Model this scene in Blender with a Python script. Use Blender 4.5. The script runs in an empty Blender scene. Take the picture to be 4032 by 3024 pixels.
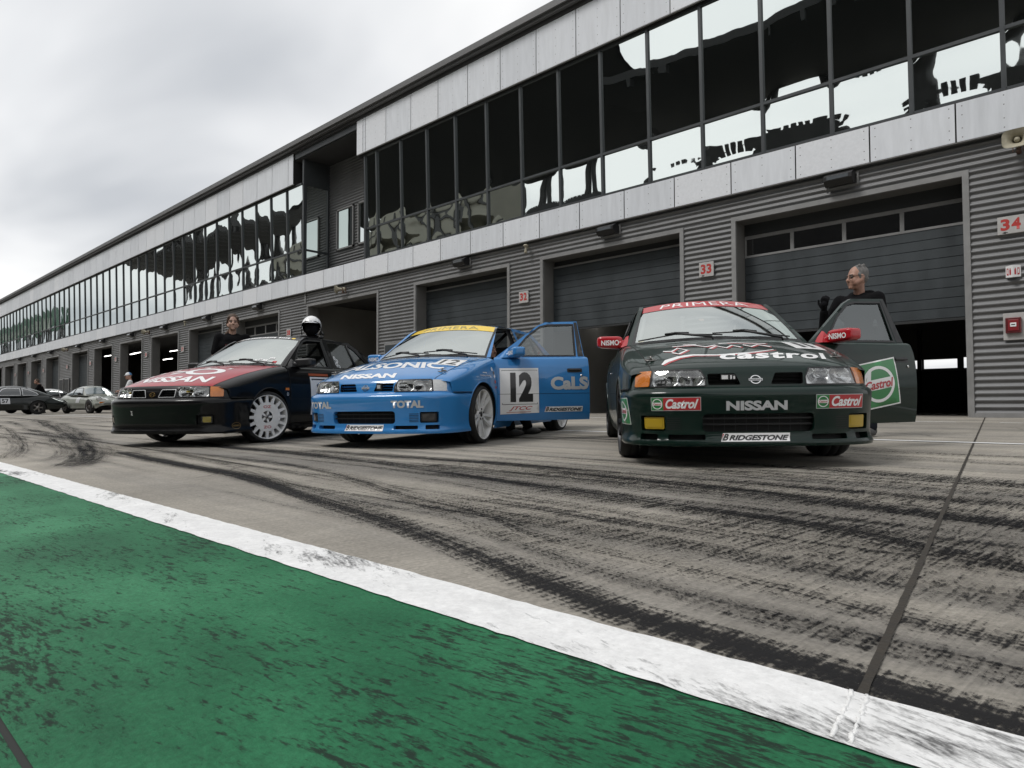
import bpy, bmesh, random
from mathutils import Vector, Matrix
from mathutils.geometry import delaunay_2d_cdt
import numpy as np
import math
SC = bpy.context.scene
COL = SC.collection
random.seed(7)
# ---------------------------------------------------------------- camera, sky, sun, exposure
D, SLOPE, CAMZ = 13.5, 0.0186, 0.22          # facade distance, apron fall, lens height over the door sills
cam = bpy.data.cameras.new('camera'); camo = bpy.data.objects.new('camera', cam); COL.objects.link(camo)
cam.sensor_width = 36; cam.lens = 2600/4032*36; cam.clip_start = .02; cam.clip_end = 3000
YAW, PITCH, ROLL = math.radians(47.17970), math.radians(1.8852), 0.003
_fw = Vector((-math.cos(YAW)*math.cos(PITCH), math.sin(YAW)*math.cos(PITCH), math.sin(PITCH)))
_rt = Vector((math.sin(YAW), math.cos(YAW), 0)); _up = _rt.cross(_fw)
_r2 = _rt*math.cos(ROLL) - _up*math.sin(ROLL); _u2 = _up*math.cos(ROLL) + _rt*math.sin(ROLL)
camo.matrix_world = Matrix(((_r2.x, _u2.x, -_fw.x, 0), (_r2.y, _u2.y, -_fw.y, 0), (_r2.z, _u2.z, -_fw.z, CAMZ), (0, 0, 0, 1)))
SC.camera = camo
SUN_EL, SUN_AZ = math.radians(52), math.radians(205)   # azimuth: where the light comes from, from +Y clockwise
W = bpy.data.worlds.new('World'); SC.world = W; W.use_nodes = True
def build_sky():
    nt = W.node_tree; n = nt.nodes; l = nt.links; n.clear()
    N = lambda t: n.new(t)
    sky = N('ShaderNodeTexSky'); sky.sky_type = 'NISHITA'; sky.sun_disc = False
    sky.sun_elevation = SUN_EL; sky.sun_rotation = SUN_AZ; sky.air_density = 1.2; sky.dust_density = 3
    grey = N('ShaderNodeHueSaturation'); grey.inputs['Saturation'].default_value = .15
    l.new(sky.outputs[0], grey.inputs['Color'])
    tc = N('ShaderNodeTexCoord'); sep = N('ShaderNodeSeparateXYZ'); l.new(tc.outputs['Generated'], sep.inputs[0])
    zz = N('ShaderNodeMath'); zz.operation = 'MAXIMUM'; l.new(sep.outputs[2], zz.inputs[0]); zz.inputs[1].default_value = 0
    za = N('ShaderNodeMath'); za.operation = 'ADD'; l.new(zz.outputs[0], za.inputs[0]); za.inputs[1].default_value = .22
    dx = N('ShaderNodeMath'); dx.operation = 'DIVIDE'; l.new(sep.outputs[0], dx.inputs[0]); l.new(za.outputs[0], dx.inputs[1])
    dy = N('ShaderNodeMath'); dy.operation = 'DIVIDE'; l.new(sep.outputs[1], dy.inputs[0]); l.new(za.outputs[0], dy.inputs[1])
    cmb = N('ShaderNodeCombineXYZ'); l.new(dx.outputs[0], cmb.inputs[0]); l.new(dy.outputs[0], cmb.inputs[1])
    mp = N('ShaderNodeMapping'); l.new(cmb.outputs[0], mp.inputs[0]); mp.inputs['Location'].default_value = (1.9, .35, 0)
    mp.inputs['Rotation'].default_value = (0, 0, .7); mp.inputs['Scale'].default_value = (.62, 1.15, 1)
    nz = N('ShaderNodeTexNoise'); nz.inputs['Scale'].default_value = .95; nz.inputs['Detail'].default_value = 4.5; nz.inputs['Roughness'].default_value = .5
    nz.inputs['Distortion'].default_value = .35
    l.new(mp.outputs[0], nz.inputs['Vector'])
    rp = N('ShaderNodeValToRGB'); l.new(nz.outputs['Fac'], rp.inputs[0])
    e = rp.color_ramp.elements; e[0].position = .36; e[0].color = (.40, .42, .45, 1); e[1].position = .60; e[1].color = (.80, .80, .795, 1)
    m = rp.color_ramp.elements.new(.48); m.color = (.64, .65, .665, 1)
    # overcast deck lit from above: mostly even cloud, a little of the sky's own distribution
    sc = N('ShaderNodeVectorMath'); sc.operation = 'SCALE'; l.new(rp.outputs[0], sc.inputs[0]); sc.inputs['Scale'].default_value = 8.2
    mx = N('ShaderNodeMix'); mx.data_type = 'RGBA'; mx.inputs['Factor'].default_value = .85
    l.new(grey.outputs[0], mx.inputs['A']); l.new(sc.outputs[0], mx.inputs['B'])
    bg = N('ShaderNodeBackground'); bg.inputs['Strength'].default_value = .15
    l.new(mx.outputs['Result'], bg.inputs[0])
    out = N('ShaderNodeOutputWorld'); l.new(bg.outputs[0], out.inputs[0])
build_sky()
sl = bpy.data.lights.new('sun', 'SUN'); sl.energy = 1.5; sl.angle = math.radians(18); sl.color = (1, .975, .945)
so = bpy.data.objects.new('sun', sl); COL.objects.link(so)
_sd = Vector((math.sin(SUN_AZ)*math.cos(SUN_EL), math.cos(SUN_AZ)*math.cos(SUN_EL), math.sin(SUN_EL)))
so.rotation_euler = (-_sd).to_track_quat('-Z', 'Y').to_euler(); so.location = (0, -20, 40)
vs = SC.view_settings; vs.view_transform = 'Standard'; vs.look = 'None'; vs.exposure = 0.2; vs.gamma = 1; vs.use_curve_mapping = False
SC.cycles.max_bounces = 10; SC.cycles.transparent_max_bounces = 24; SC.cycles.glossy_bounces = 5; SC.cycles.caustics_reflective = False; SC.cycles.caustics_refractive = False
SC.cycles.use_denoising = True
# ---------------------------------------------------------------- car surfaces
# car frame used for drawing: x rearward from the nose, y to the car's left, z up (metres)
import bisect
from math import sin, cos, pi, sqrt, atan2, radians, hypot, exp, floor
def lerp(a, b, t): return a + (b - a) * t
def clamp(t, a=0.0, b=1.0): return a if t < a else b if t > b else t
def smooth(t):
    t = clamp(t); return t * t * (3 - 2 * t)
def v3l(a, b, t): return tuple(lerp(p, q, t) for p, q in zip(a, b))
def crv(pts):
    # smooth curve through (x, value) pairs
    xs = [p[0] for p in pts]; n = len(xs)
    vs = [p[1] for p in pts]
    d = [(vs[i+1]-vs[i])/(xs[i+1]-xs[i]) for i in range(n-1)]
    m = [d[0]] + [0 if d[i-1]*d[i] <= 0 else 2*d[i-1]*d[i]/(d[i-1]+d[i]) for i in range(1, n-1)] + [d[-1]]
    def f(x):
        if x <= xs[0]: return vs[0] + d[0]*0
        if x >= xs[-1]: return vs[-1]
        i = bisect.bisect_right(xs, x) - 1
        h = xs[i+1]-xs[i]; t = (x-xs[i])/h
        return (vs[i]*(1+2*t)*(1-t)**2 + m[i]*h*t*(1-t)**2 + vs[i+1]*t*t*(3-2*t) + m[i+1]*h*t*t*(t-1))
    return f
_PA, _PB, _PP = 0.50, 0.836, 2.9
_pl = []
for _i in range(121):
    _a = pi/2 * _i/120
    _pl.append((_PA*(1-max(0, cos(_a))**(2/_PP)), _PB*sin(_a)**(2/_PP)))
_pl = _pl[:-1] + [(0.5 + 0.05*k, _PB + 0.0015*k) for k in range(0, 9)]
_ps = [0.0]
for _a, _b in zip(_pl, _pl[1:]): _ps.append(_ps[-1] + hypot(_b[0]-_a[0], _b[1]-_a[1]))
def plan_pt(s):
    # point and outward normal on the nose plan curve, s = arc length from the centre, + to the left
    sg = 1 if s >= 0 else -1; a = min(abs(s), _ps[-1]-1e-6)
    i = max(0, min(len(_pl)-2, bisect.bisect_right(_ps, a)-1))
    t = (a-_ps[i])/(_ps[i+1]-_ps[i])
    x = lerp(_pl[i][0], _pl[i+1][0], t); y = lerp(_pl[i][1], _pl[i+1][1], t)
    def tan(j):
        j0, j1 = max(0, j-1), min(len(_pl)-1, j+1)
        dx, dy = _pl[j1][0]-_pl[j0][0], _pl[j1][1]-_pl[j0][1]
        if j == 0: dx = 0
        l = hypot(dx, dy) or 1; return dx/l, dy/l
    ta, tb = tan(i), tan(i+1)
    tx, ty = lerp(ta[0], tb[0], t), lerp(ta[1], tb[1], t); l = hypot(tx, ty)
    return x, sg*y, -ty/l, sg*tx/l
def plan_s(y):
    # arc length where the plan curve reaches |y|
    for i in range(len(_pl)-1):
        if _pl[i+1][1] >= abs(y):
            t = (abs(y)-_pl[i][1])/((_pl[i+1][1]-_pl[i][1]) or 1); return (1 if y >= 0 else -1)*lerp(_ps[i], _ps[i+1], t)
    return _ps[-1]
def s_of_x(x):
    for i in range(len(_pl)-1):
        if _pl[i+1][0] >= x:
            t = (x-_pl[i][0])/((_pl[i+1][0]-_pl[i][0]) or 1); return lerp(_ps[i], _ps[i+1], t)
    return _ps[-1]
bump_prof = crv([(.13, -.03), (.145, 0), (.165, .007), (.180, .002), (.20, -.010), (.24, -.013), (.30, -.010), (.40, -.003), (.455, .002), (.485, .004), (.505, -.003), (.518, -.016), (.526, -.034)])
nose_prof = crv([(.50, -.048), (.53, -.052), (.60, -.068), (.645, -.088), (.668, -.108)])
def fascia(s, z, o=0.0, prof=bump_prof):
    x, y, nx, ny = plan_pt(s)
    k = 1 - 0.75*smooth((abs(s)-.70)/.55) if prof is nose_prof else 1 - .5*smooth((abs(s)-.95)/.4)
    d = o + prof(z)*k
    return (x + nx*d, y + ny*d, z)
def nose(s, z, o=0.0): return fascia(s, z, o, nose_prof)
HX = 0.76      # arc length of the hood's front corner
def hood(u, v, o=0.0):
    # u across (-1 right .. 1 left), v from the nose (0) to the cowl (1)
    zf = .668 - .012*abs(u)**3
    a = nose(u*HX, .668); a = (a[0], a[1], zf)
    b = (1.27 - .10*(1-u*u), .725*u, .905 + .028*(1-u*u))
    k = clamp(v)
    x = lerp(a[0], b[0], v); y = lerp(a[1], b[1], v)
    z = lerp(a[2], b[2], v) + .040*sin(pi*k)**.8 * (1 - .25*u*u) + .018*(1-u*u)*sin(pi*k)
    if k < .06: z -= .010*(1-k/.06)**2
    return (x - o*.25, y, z + o)
def planw(x):
    if x < .8: return plan_pt(s_of_x(x))[1] if x > .001 else 0.0
    if x < 3.3: return .845
    return .845 - .06*((x-3.3)/1.1)**2
side_prof = crv([(.13, -.055), (.17, -.040), (.22, -.026), (.30, -.012), (.42, -.003), (.55, 0), (.68, -.006), (.78, -.020), (.86, -.042), (.915, -.075)])
def side(x, z, o=0.0):
    k = .55 + .45*smooth((x-.35)/.5)
    fr = (1-smooth((x-.28)/.45))*(-.035 if z > .53 else 0)
    return (x, planw(x) + side_prof(z)*k + fr + o, z)
belt_top = crv([(1.26, .895), (2.3, .905), (3.2, .925), (4.3, .93)])
def shoulder(t):
    # top edge of the fender's side, t 0 front .. 1 door
    x = lerp(.315, 1.29, t); z = .625 + .185*smooth(t*.9+.05)**.8 - .005
    return side(x, z)
def hood_edge(t): return hood(1, t)
def fender(t, r, o=0.0):
    a, c = hood_edge(t), shoulder(t)
    m = (lerp(a[0], c[0], .6), c[1]+.004, a[2]-.012)
    p = tuple((1-r)**2*a[i] + 2*r*(1-r)*m[i] + r*r*c[i] for i in range(3))
    return (p[0], p[1]+o*r, p[2]+o*(1-r))
# greenhouse
WE0, WC0 = (1.315, .700, .912), (1.195, 0, .940)
WE1, WC1 = (1.945, .560, 1.305), (1.855, 0, 1.350)
RE, RC = (2.98, .560, 1.305), (3.06, 0, 1.352)
BE, BC = (3.64, .640, .965), (3.76, 0, .985)
def arch3(e, c, v, pw=2.2):
    k = abs(v)**pw
    return (lerp(c[0], e[0], k), e[1]*v, lerp(c[2], e[2], k))
def screen(v, t, o=0.0):
    p = arch3(v3l(WE0, WE1, t), v3l(WC0, WC1, t), v)
    b = .016*sin(pi*clamp(t)) + o
    return (p[0]-.5*b, p[1], p[2]+.86*b)
def roof(v, t, o=0.0):
    e, c = v3l(WE1, RE, t), v3l(WC1, RC, t)
    p = arch3(e, c, v)
    k = 1-(2*t-1)**2
    return (p[0], p[1]*(1+.02*k), p[2]+.034*k*(1-.35*v*v)+o)
def backlight(v, t, o=0.0):
    p = arch3(v3l(RE, BE, t), v3l(RC, BC, t), v)
    b = .02*sin(pi*clamp(t)) + o
    return (p[0]+.45*b, p[1], p[2]+.89*b)
def gh(x, z, o=0.0): return (x, .742 - (z-.912)*.405 + o, z)
def boot(v, t, o=0.0):
    e, c = v3l(BE, (4.30, .66, .90), t), v3l(BC, (4.37, 0, .93), t)
    p = arch3(e, c, v); return (p[0], p[1], p[2]+.02*sin(pi*t)+o)
ARC_F, ARC_R, ARC_Z, ARC_RAD = .93, 3.48, .300, .335
DOOR_H = (1.315, .800)      # hinge of the front door
def door_rot(p, ang):
    # swing a point of the left front door about its hinge
    dx, dy = p[0]-DOOR_H[0], p[1]-DOOR_H[1]
    c, q = cos(ang), sin(ang)
    return (DOOR_H[0] + dx*c - dy*q, DOOR_H[1] + dx*q + dy*c, p[2])
# ---------------------------------------------------------------- tools
def tag(o, label, cat, group=None, kind=None):
    if label: o['label'] = label
    if cat: o['category'] = cat
    if group: o['group'] = group
    if kind: o['kind'] = kind
    return o
def empty(name, loc=(0, 0, 0), rz=0, label=None, cat=None, group=None):
    o = bpy.data.objects.new(name, None); COL.objects.link(o); o.empty_display_size = .2
    o.location = loc; o.rotation_euler = (0, 0, rz)
    return tag(o, label, cat, group)
def mesh_obj(name, verts, faces, mats, parent=None, smoothf=False, midx=None, uv=None):
    me = bpy.data.meshes.new(name); me.from_pydata([tuple(v) for v in verts], [], faces); me.update()
    if not isinstance(mats, (list, tuple)): mats = [mats]
    for m in mats: me.materials.append(m)
    if midx is not None: me.polygons.foreach_set('material_index', midx)
    if smoothf: me.polygons.foreach_set('use_smooth', [True]*len(me.polygons))
    o = bpy.data.objects.new(name, me); COL.objects.link(o)
    if uv:
        ul = me.uv_layers.new(name='UVMap')
        for lp in me.loops: ul.data[lp.index].uv = uv[lp.vertex_index]
    if parent: o.parent = parent
    return o
class MB:
    """collects shapes into one mesh"""
    def __init__(s): s.v = []; s.f = []; s.m = []; s.sm = []
    def add(s, vs, fs, m=0, sm=False):
        b = len(s.v); s.v += [tuple(v) for v in vs]; s.f += [tuple(i+b for i in f) for f in fs]
        s.m += [m]*len(fs); s.sm += [sm]*len(fs); return s
    def box(s, a, b, m=0, bev=0.0):
        x0, y0, z0 = (min(p, q) for p, q in zip(a, b)); x1, y1, z1 = (max(p, q) for p, q in zip(a, b))
        if bev <= 0:
            return s.add([(x0,y0,z0),(x1,y0,z0),(x1,y1,z0),(x0,y1,z0),(x0,y0,z1),(x1,y0,z1),(x1,y1,z1),(x0,y1,z1)],
                         [(0,3,2,1),(4,5,6,7),(0,1,5,4),(1,2,6,5),(2,3,7,6),(3,0,4,7)], m)
        bm = bmesh.new(); bmesh.ops.create_cube(bm, size=1)
        for v in bm.verts: v.co = Vector((lerp(x0,x1,v.co.x+.5), lerp(y0,y1,v.co.y+.5), lerp(z0,z1,v.co.z+.5)))
        bmesh.ops.bevel(bm, geom=bm.edges[:], offset=bev, segments=2, affect='EDGES', profile=.5)
        return s.bm(bm, m)
    def bm(s, bm, m=0, sm=False):
        bm.verts.index_update()
        s.add([v.co[:] for v in bm.verts], [tuple(v.index for v in f.verts) for f in bm.faces], m, sm); bm.free(); return s
    def tube(s, pts, r, m=0, n=8, cap=True):
        """swept round tube, r a number or a list"""
        P = [Vector(p) for p in pts]; R = r if isinstance(r, (list, tuple)) else [r]*len(P)
        vs, fs = [], []; up = None
        for i, p in enumerate(P):
            t = (P[min(i+1, len(P)-1)] - P[max(i-1, 0)]).normalized()
            if up is None:
                up = t.orthogonal().normalized()
            else:
                up = (up - t*up.dot(t)); up = up.normalized() if up.length > 1e-6 else t.orthogonal().normalized()
            sd = t.cross(up)
            for k in range(n):
                a = 2*pi*k/n; vs.append(p + (up*cos(a) + sd*sin(a))*R[i])
        for i in range(len(P)-1):
            for k in range(n):
                fs.append((i*n+k, i*n+(k+1)%n, (i+1)*n+(k+1)%n, (i+1)*n+k))
        if cap:
            fs.append(tuple(range(n-1, -1, -1))); fs.append(tuple((len(P)-1)*n+k for k in range(n)))
        return s.add(vs, fs, m, True)
    def lathe(s, prof, c=(0,0,0), axis='z', n=32, m=0, sm=True, closed=False):
        """prof: (radius, height) pairs spun round an axis through c"""
        vs, fs = [], []
        for r, h in prof:
            for k in range(n):
                a = 2*pi*k/n; u, w = r*cos(a), r*sin(a)
                p = {'z': (u, w, h), 'y': (u, h, w), 'x': (h, u, w)}[axis]
                vs.append((c[0]+p[0], c[1]+p[1], c[2]+p[2]))
        L = len(prof)
        for i in range(L if closed else L-1):
            j = (i+1) % L
            for k in range(n): fs.append((i*n+k, i*n+(k+1)%n, j*n+(k+1)%n, j*n+k))
        return s.add(vs, fs, m, sm)
    def prism(s, poly, fn, a, b, m=0):
        """2D polygon carried by fn(u, v, h) between heights a and b"""
        n = len(poly)
        vs = [fn(u, v, a) for u, v in poly] + [fn(u, v, b) for u, v in poly]
        fs = [tuple(range(n-1, -1, -1)), tuple(range(n, 2*n))] + [(i, (i+1)%n, n+(i+1)%n, n+i) for i in range(n)]
        return s.add(vs, fs, m)
    def sheet(s, fn, nu, nv, m=0, sm=True):
        vs = [fn(i/nu, j/nv) for j in range(nv+1) for i in range(nu+1)]
        fs = [(j*(nu+1)+i, j*(nu+1)+i+1, (j+1)*(nu+1)+i+1, (j+1)*(nu+1)+i) for j in range(nv) for i in range(nu)]
        return s.add(vs, fs, m, sm)
    def ball(s, c, r, m=0, nu=16, nv=10):
        rx, ry, rz = r if isinstance(r, (list, tuple)) else (r, r, r)
        return s.lathe([(sin(pi*i/nv), -cos(pi*i/nv)) for i in range(nv+1)], n=nu, m=m).xf_last(nu*(nv+1), lambda p: (c[0]+p[0]*rx, c[1]+p[1]*ry, c[2]+p[2]*rz))
    def xf_last(s, n, fn):
        for i in range(len(s.v)-n, len(s.v)): s.v[i] = tuple(fn(s.v[i]))
        return s
    def xf(s, fn):
        s.v = [tuple(fn(v)) for v in s.v]; return s
    def build(s, name, mats, parent=None, uv=None):
        o = mesh_obj(name, s.v, s.f, mats, parent, False, s.m, uv)
        o.data.polygons.foreach_set('use_smooth', s.sm); return o
def inside(poly, pts):
    P = np.asarray(pts, float); x, y = P[:, 0], P[:, 1]; r = np.zeros(len(P), bool); n = len(poly)
    for i in range(n):
        x0, y0 = poly[i]; x1, y1 = poly[(i+1) % n]
        if y0 == y1: continue
        c = ((y0 > y) != (y1 > y)) & (x < (x1-x0)*(y-y0)/(y1-y0)+x0); r ^= c
    return r
def subdiv(poly, res):
    out = []
    for a, b in zip(poly, poly[1:]+poly[:1]):
        n = max(1, int(hypot(b[0]-a[0], b[1]-a[1])/res))
        out += [(lerp(a[0], b[0], k/n), lerp(a[1], b[1], k/n)) for k in range(n)]
    return out
def tess(outline, holes=(), res=.04, ry=None):
    ry = ry or res
    loops = [subdiv([(p[0]/res, p[1]/ry) for p in L], 1.0) for L in [outline]+list(holes)]
    vs, es = [], []
    for L in loops:
        b = len(vs); vs += L; es += [(b+i, b+(i+1) % len(L)) for i in range(len(L))]
    B = np.array(vs); x0, y0 = B.min(0); x1, y1 = B.max(0)
    g = [(x0+i+(.5 if j % 2 else 0), y0+j*.87) for j in range(1, int((y1-y0)/.87)+1) for i in range(0, int(x1-x0)+2)]
    if g:
        G = np.array(g); k = inside(loops[0], G)
        for h in loops[1:]: k &= ~inside(h, G)
        G = G[k]
        if len(G):
            d = np.full(len(G), 9.)
            for a in range(0, len(B), 400):
                d = np.minimum(d, np.sqrt(((G[:, None, :]-B[None, a:a+400, :])**2).sum(2)).min(1))
            vs = vs + [tuple(p) for p in G[d > .45]]
    r = delaunay_2d_cdt([Vector(p) for p in vs], es, [], 0, 1e-5)
    V = [(p.x, p.y) for p in r[0]]; F = [tuple(f) for f in r[2]]
    C = np.array([((V[f[0]][0]+V[f[1]][0]+V[f[2]][0])/3, (V[f[0]][1]+V[f[1]][1]+V[f[2]][1])/3) for f in F])
    k = inside(loops[0], C)
    for h in loops[1:]: k &= ~inside(h, C)
    F = [f for f, q in zip(F, k) if q]
    return [(p[0]*res, p[1]*ry) for p in V], F, [[(p[0]*res, p[1]*ry) for p in L] for L in loops]
def facing(vs, fs, hint):
    """flip the whole sheet so that it faces away from the hint point"""
    t = 0
    for f in fs[::max(1, len(fs)//60)]:
        a, b, c = (Vector(vs[i]) for i in f[:3]); n = (b-a).cross(c-a)
        t += n.dot((a+b+c)/3 - Vector(hint))
    return [tuple(reversed(f)) for f in fs] if t < 0 else fs
def add_patch(mb, outline, fn, holes=(), res=.04, ry=None, m=0, o=0.0, flange=0.0, hint=(2.2, 0, .55), hole_flange=0.0, fm=None):
    V, F, loops = tess(outline, holes, res, ry)
    v3 = [fn(a, b, o) for a, b in V]
    mb.add(v3, facing(v3, F, hint), m, True)
    for i, L in enumerate(loops):
        dp = flange if i == 0 else hole_flange
        if dp <= 0: continue
        n = len(L)
        w = [fn(a, b, o) for a, b in L] + [fn(a, b, o-dp) for a, b in L]
        mb.add(w, [(k, (k+1) % n, n+(k+1) % n, n+k) for k in range(n)], m if fm is None else fm, False)
def rrect(x0, y0, x1, y1, r, n=4):
    r = min(r, abs(x1-x0)/2-1e-4, abs(y1-y0)/2-1e-4)
    out = []
    for cx, cy, a0 in ((x1-r, y0+r, -pi/2), (x1-r, y1-r, 0), (x0+r, y1-r, pi/2), (x0+r, y0+r, pi)):
        out += [(cx+r*cos(a0+pi/2*k/n), cy+r*sin(a0+pi/2*k/n)) for k in range(n+1)]
    return out
def rpoly(pts, r, n=4):
    """polygon with rounded corners"""
    out = []; N = len(pts)
    for i in range(N):
        p0, p, p1 = (Vector(pts[k % N]) for k in (i-1, i, i+1))
        d0, d1 = (p0-p), (p1-p); k = min(r, d0.length*.45, d1.length*.45)
        a, b = p+d0.normalized()*k, p+d1.normalized()*k
        for j in range(n+1):
            t = j/n; out.append(tuple(a*(1-t)**2 + p*2*t*(1-t) + b*t*t))
    return out
_txt = {}
def text2d(s, bold=0.0, shear=0.0, spacing=1.0):
    """letters as a flat mesh, scaled to a unit box"""
    key = (s, bold, shear, spacing)
    if key in _txt: return _txt[key]
    cu = bpy.data.curves.new('letters', 'FONT'); cu.body = s; cu.size = 1; cu.offset = bold; cu.shear = shear; cu.resolution_u = 4; cu.space_character = spacing
    ob = bpy.data.objects.new('letters', cu); COL.objects.link(ob)
    dg = bpy.context.evaluated_depsgraph_get(); dg.update()
    me = ob.evaluated_get(dg).to_mesh()
    V = [(v.co.x, v.co.y) for v in me.vertices]; F = [tuple(p.vertices) for p in me.polygons]
    ob.evaluated_get(dg).to_mesh_clear(); bpy.data.objects.remove(ob); bpy.data.curves.remove(cu)
    A = np.array(V); a, b = A.min(0), A.max(0)
    V = [((p[0]-a[0])/(b[0]-a[0]), (p[1]-a[1])/(b[1]-a[1])) for p in V]
    _txt[key] = (V, F); return V, F
def cut2d(V, F, nx, ny, lo=(0, 0), hi=(1, 1)):
    bm = bmesh.new(); vv = [bm.verts.new((p[0], p[1], 0)) for p in V]
    for f in F:
        try: bm.faces.new([vv[i] for i in f])
        except ValueError: pass
    for k in range(1, nx):
        bmesh.ops.bisect_plane(bm, geom=bm.verts[:]+bm.edges[:]+bm.faces[:], plane_co=(lerp(lo[0], hi[0], k/nx), 0, 0), plane_no=(1, 0, 0), dist=1e-6)
    for k in range(1, ny):
        bmesh.ops.bisect_plane(bm, geom=bm.verts[:]+bm.edges[:]+bm.faces[:], plane_co=(0, lerp(lo[1], hi[1], k/ny), 0), plane_no=(0, 1, 0), dist=1e-6)
    bm.verts.index_update()
    r = [v.co[:2] for v in bm.verts], [tuple(v.index for v in f.verts) for f in bm.faces]; bm.free(); return r
def quadmap(q):
    """unit box to a quadrilateral bl, br, tr, tl"""
    def f(u, v): return tuple((1-v)*((1-u)*q[0][i]+u*q[1][i]) + v*((1-u)*q[3][i]+u*q[2][i]) for i in (0, 1))
    return f
class Decal:
    """thin printed film following a surface fn(a, b, offset)"""
    def __init__(s, fn, hint=(2.2, 0, .55), base=.0022): s.mb = MB(); s.fn = fn; s.hint = hint; s.base = base; s.mats = []
    def _m(s, m):
        if m not in s.mats: s.mats.append(m)
        return s.mats.index(m)
    def poly(s, pts, m, layer=0, holes=(), res=.03, ry=None):
        add_patch(s.mb, pts, s.fn, holes, res, ry, s._m(m), s.base+.0012*layer, hint=s.hint); return s
    def text(s, t, quad, m, layer=0, bold=.0, shear=0.0, nx=10, ny=2, clip=None, spacing=1.0):
        """quad: box (x0, y0, x1, y1) or corners bl, br, tr, tl"""
        if len(quad) == 4 and not isinstance(quad[0], (tuple, list)):
            x0, y0, x1, y1 = quad; quad = [(x0, y0), (x1, y0), (x1, y1), (x0, y1)]
        V, F = text2d(t, bold, shear, spacing)
        if clip is not None:
            bm = bmesh.new(); vv = [bm.verts.new((p[0], p[1], 0)) for p in V]
            for f in F:
                try: bm.faces.new([vv[i] for i in f])
                except ValueError: pass
            bmesh.ops.bisect_plane(bm, geom=bm.verts[:]+bm.edges[:]+bm.faces[:], plane_co=(clip, 0, 0), plane_no=(1, 0, 0), clear_outer=True)
            bm.verts.index_update(); V = [v.co[:2] for v in bm.verts]; F = [tuple(v.index for v in f.verts) for f in bm.faces]; bm.free()
        V, F = cut2d(V, F, nx, ny); q = quadmap(quad)
        v3 = [s.fn(*q(*p), s.base+.0012*layer) for p in V]
        s.mb.add(v3, facing(v3, F, s.hint), s._m(m), True); return s
    def ring(s, c, r0, r1, m, layer=0, n=32, sx=1.0):
        out = [(c[0]+r1*sx*cos(2*pi*k/n), c[1]+r1*sin(2*pi*k/n)) for k in range(n)]
        inn = [(c[0]+r0*sx*cos(2*pi*k/n), c[1]+r0*sin(2*pi*k/n)) for k in range(n)]
        return s.poly(out, m, layer, [inn] if r0 > 0 else [], res=max(.012, (r1-r0)*.8))
    def stroke(s, pts, w, m, layer=0):
        """ribbon along a polyline in surface coordinates"""
        L = []; R = []
        for i, p in enumerate(pts):
            a, b = pts[max(0, i-1)], pts[min(len(pts)-1, i+1)]
            dx, dy = b[0]-a[0], b[1]-a[1]; l = hypot(dx, dy) or 1; ww = w[i] if isinstance(w, (list, tuple)) else w
            L.append((p[0]-dy/l*ww/2, p[1]+dx/l*ww/2)); R.append((p[0]+dy/l*ww/2, p[1]-dx/l*ww/2))
        v3 = [s.fn(*p, s.base+.0012*layer) for p in L+R]; n = len(pts)
        fs = [(i, i+1, n+i+1, n+i) for i in range(n-1)]
        s.mb.add(v3, facing(v3, fs, s.hint), s._m(m), True); return s
    def build(s, name, parent, fin=None):
        if fin: s.mb.xf(fin)
        return s.mb.build(name, s.mats, parent)
def voxel_body(name, mb, vox, mat, parent=None, smooth_it=4):
    """fuse overlapping shapes into one continuous skin"""
    me = bpy.data.meshes.new(name); me.from_pydata(mb.v, [], mb.f); me.update()
    tmp = bpy.data.objects.new(name, me); COL.objects.link(tmp)
    r = tmp.modifiers.new('fuse', 'REMESH'); r.mode = 'VOXEL'; r.voxel_size = vox; r.use_smooth_shade = True
    sm = tmp.modifiers.new('soften', 'SMOOTH'); sm.factor = .5; sm.iterations = smooth_it
    dg = bpy.context.evaluated_depsgraph_get(); dg.update()
    out = bpy.data.meshes.new_from_object(tmp.evaluated_get(dg)); out.name = name
    bpy.data.objects.remove(tmp); bpy.data.meshes.remove(me)
    out.materials.clear(); out.materials.append(mat)
    out.polygons.foreach_set('use_smooth', [True]*len(out.polygons))
    o = bpy.data.objects.new(name, out); COL.objects.link(o)
    if parent: o.parent = parent
    return o
def capsule(mb, a, ra, b, rb, n=12):
    """tapered limb with round ends"""
    A, B = Vector(a), Vector(b); ax = (B-A); L = ax.length
    ax = ax.normalized() if L > 1e-6 else Vector((0, 0, 1)); u = ax.orthogonal().normalized(); w = ax.cross(u)
    vs, fs = [], []; rings = []
    for k in range(1, 5): t = pi/2*k/4; rings.append((A - ax*ra*cos(t), ra*sin(t)))
    for k in range(4, 0, -1): t = pi/2*k/4; rings.append((B + ax*rb*cos(t), rb*sin(t)))
    vs.append(A-ax*ra)
    for c, r in rings:
        for k in range(n): q = 2*pi*k/n; vs.append(c + (u*cos(q)+w*sin(q))*r)
    vs.append(B+ax*rb)
    for k in range(n): fs.append((0, 1+(k+1) % n, 1+k))
    for i in range(len(rings)-1):
        for k in range(n): a_ = 1+i*n; fs.append((a_+k, a_+(k+1) % n, a_+n+(k+1) % n, a_+n+k))
    e = len(vs)-1; a_ = 1+(len(rings)-1)*n
    for k in range(n): fs.append((a_+k, a_+(k+1) % n, e))
    mb.add(vs, fs, 0, True)
def gz(y): return SLOPE*(min(max(y, -3.0), D)-D)          # height of the apron
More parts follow.
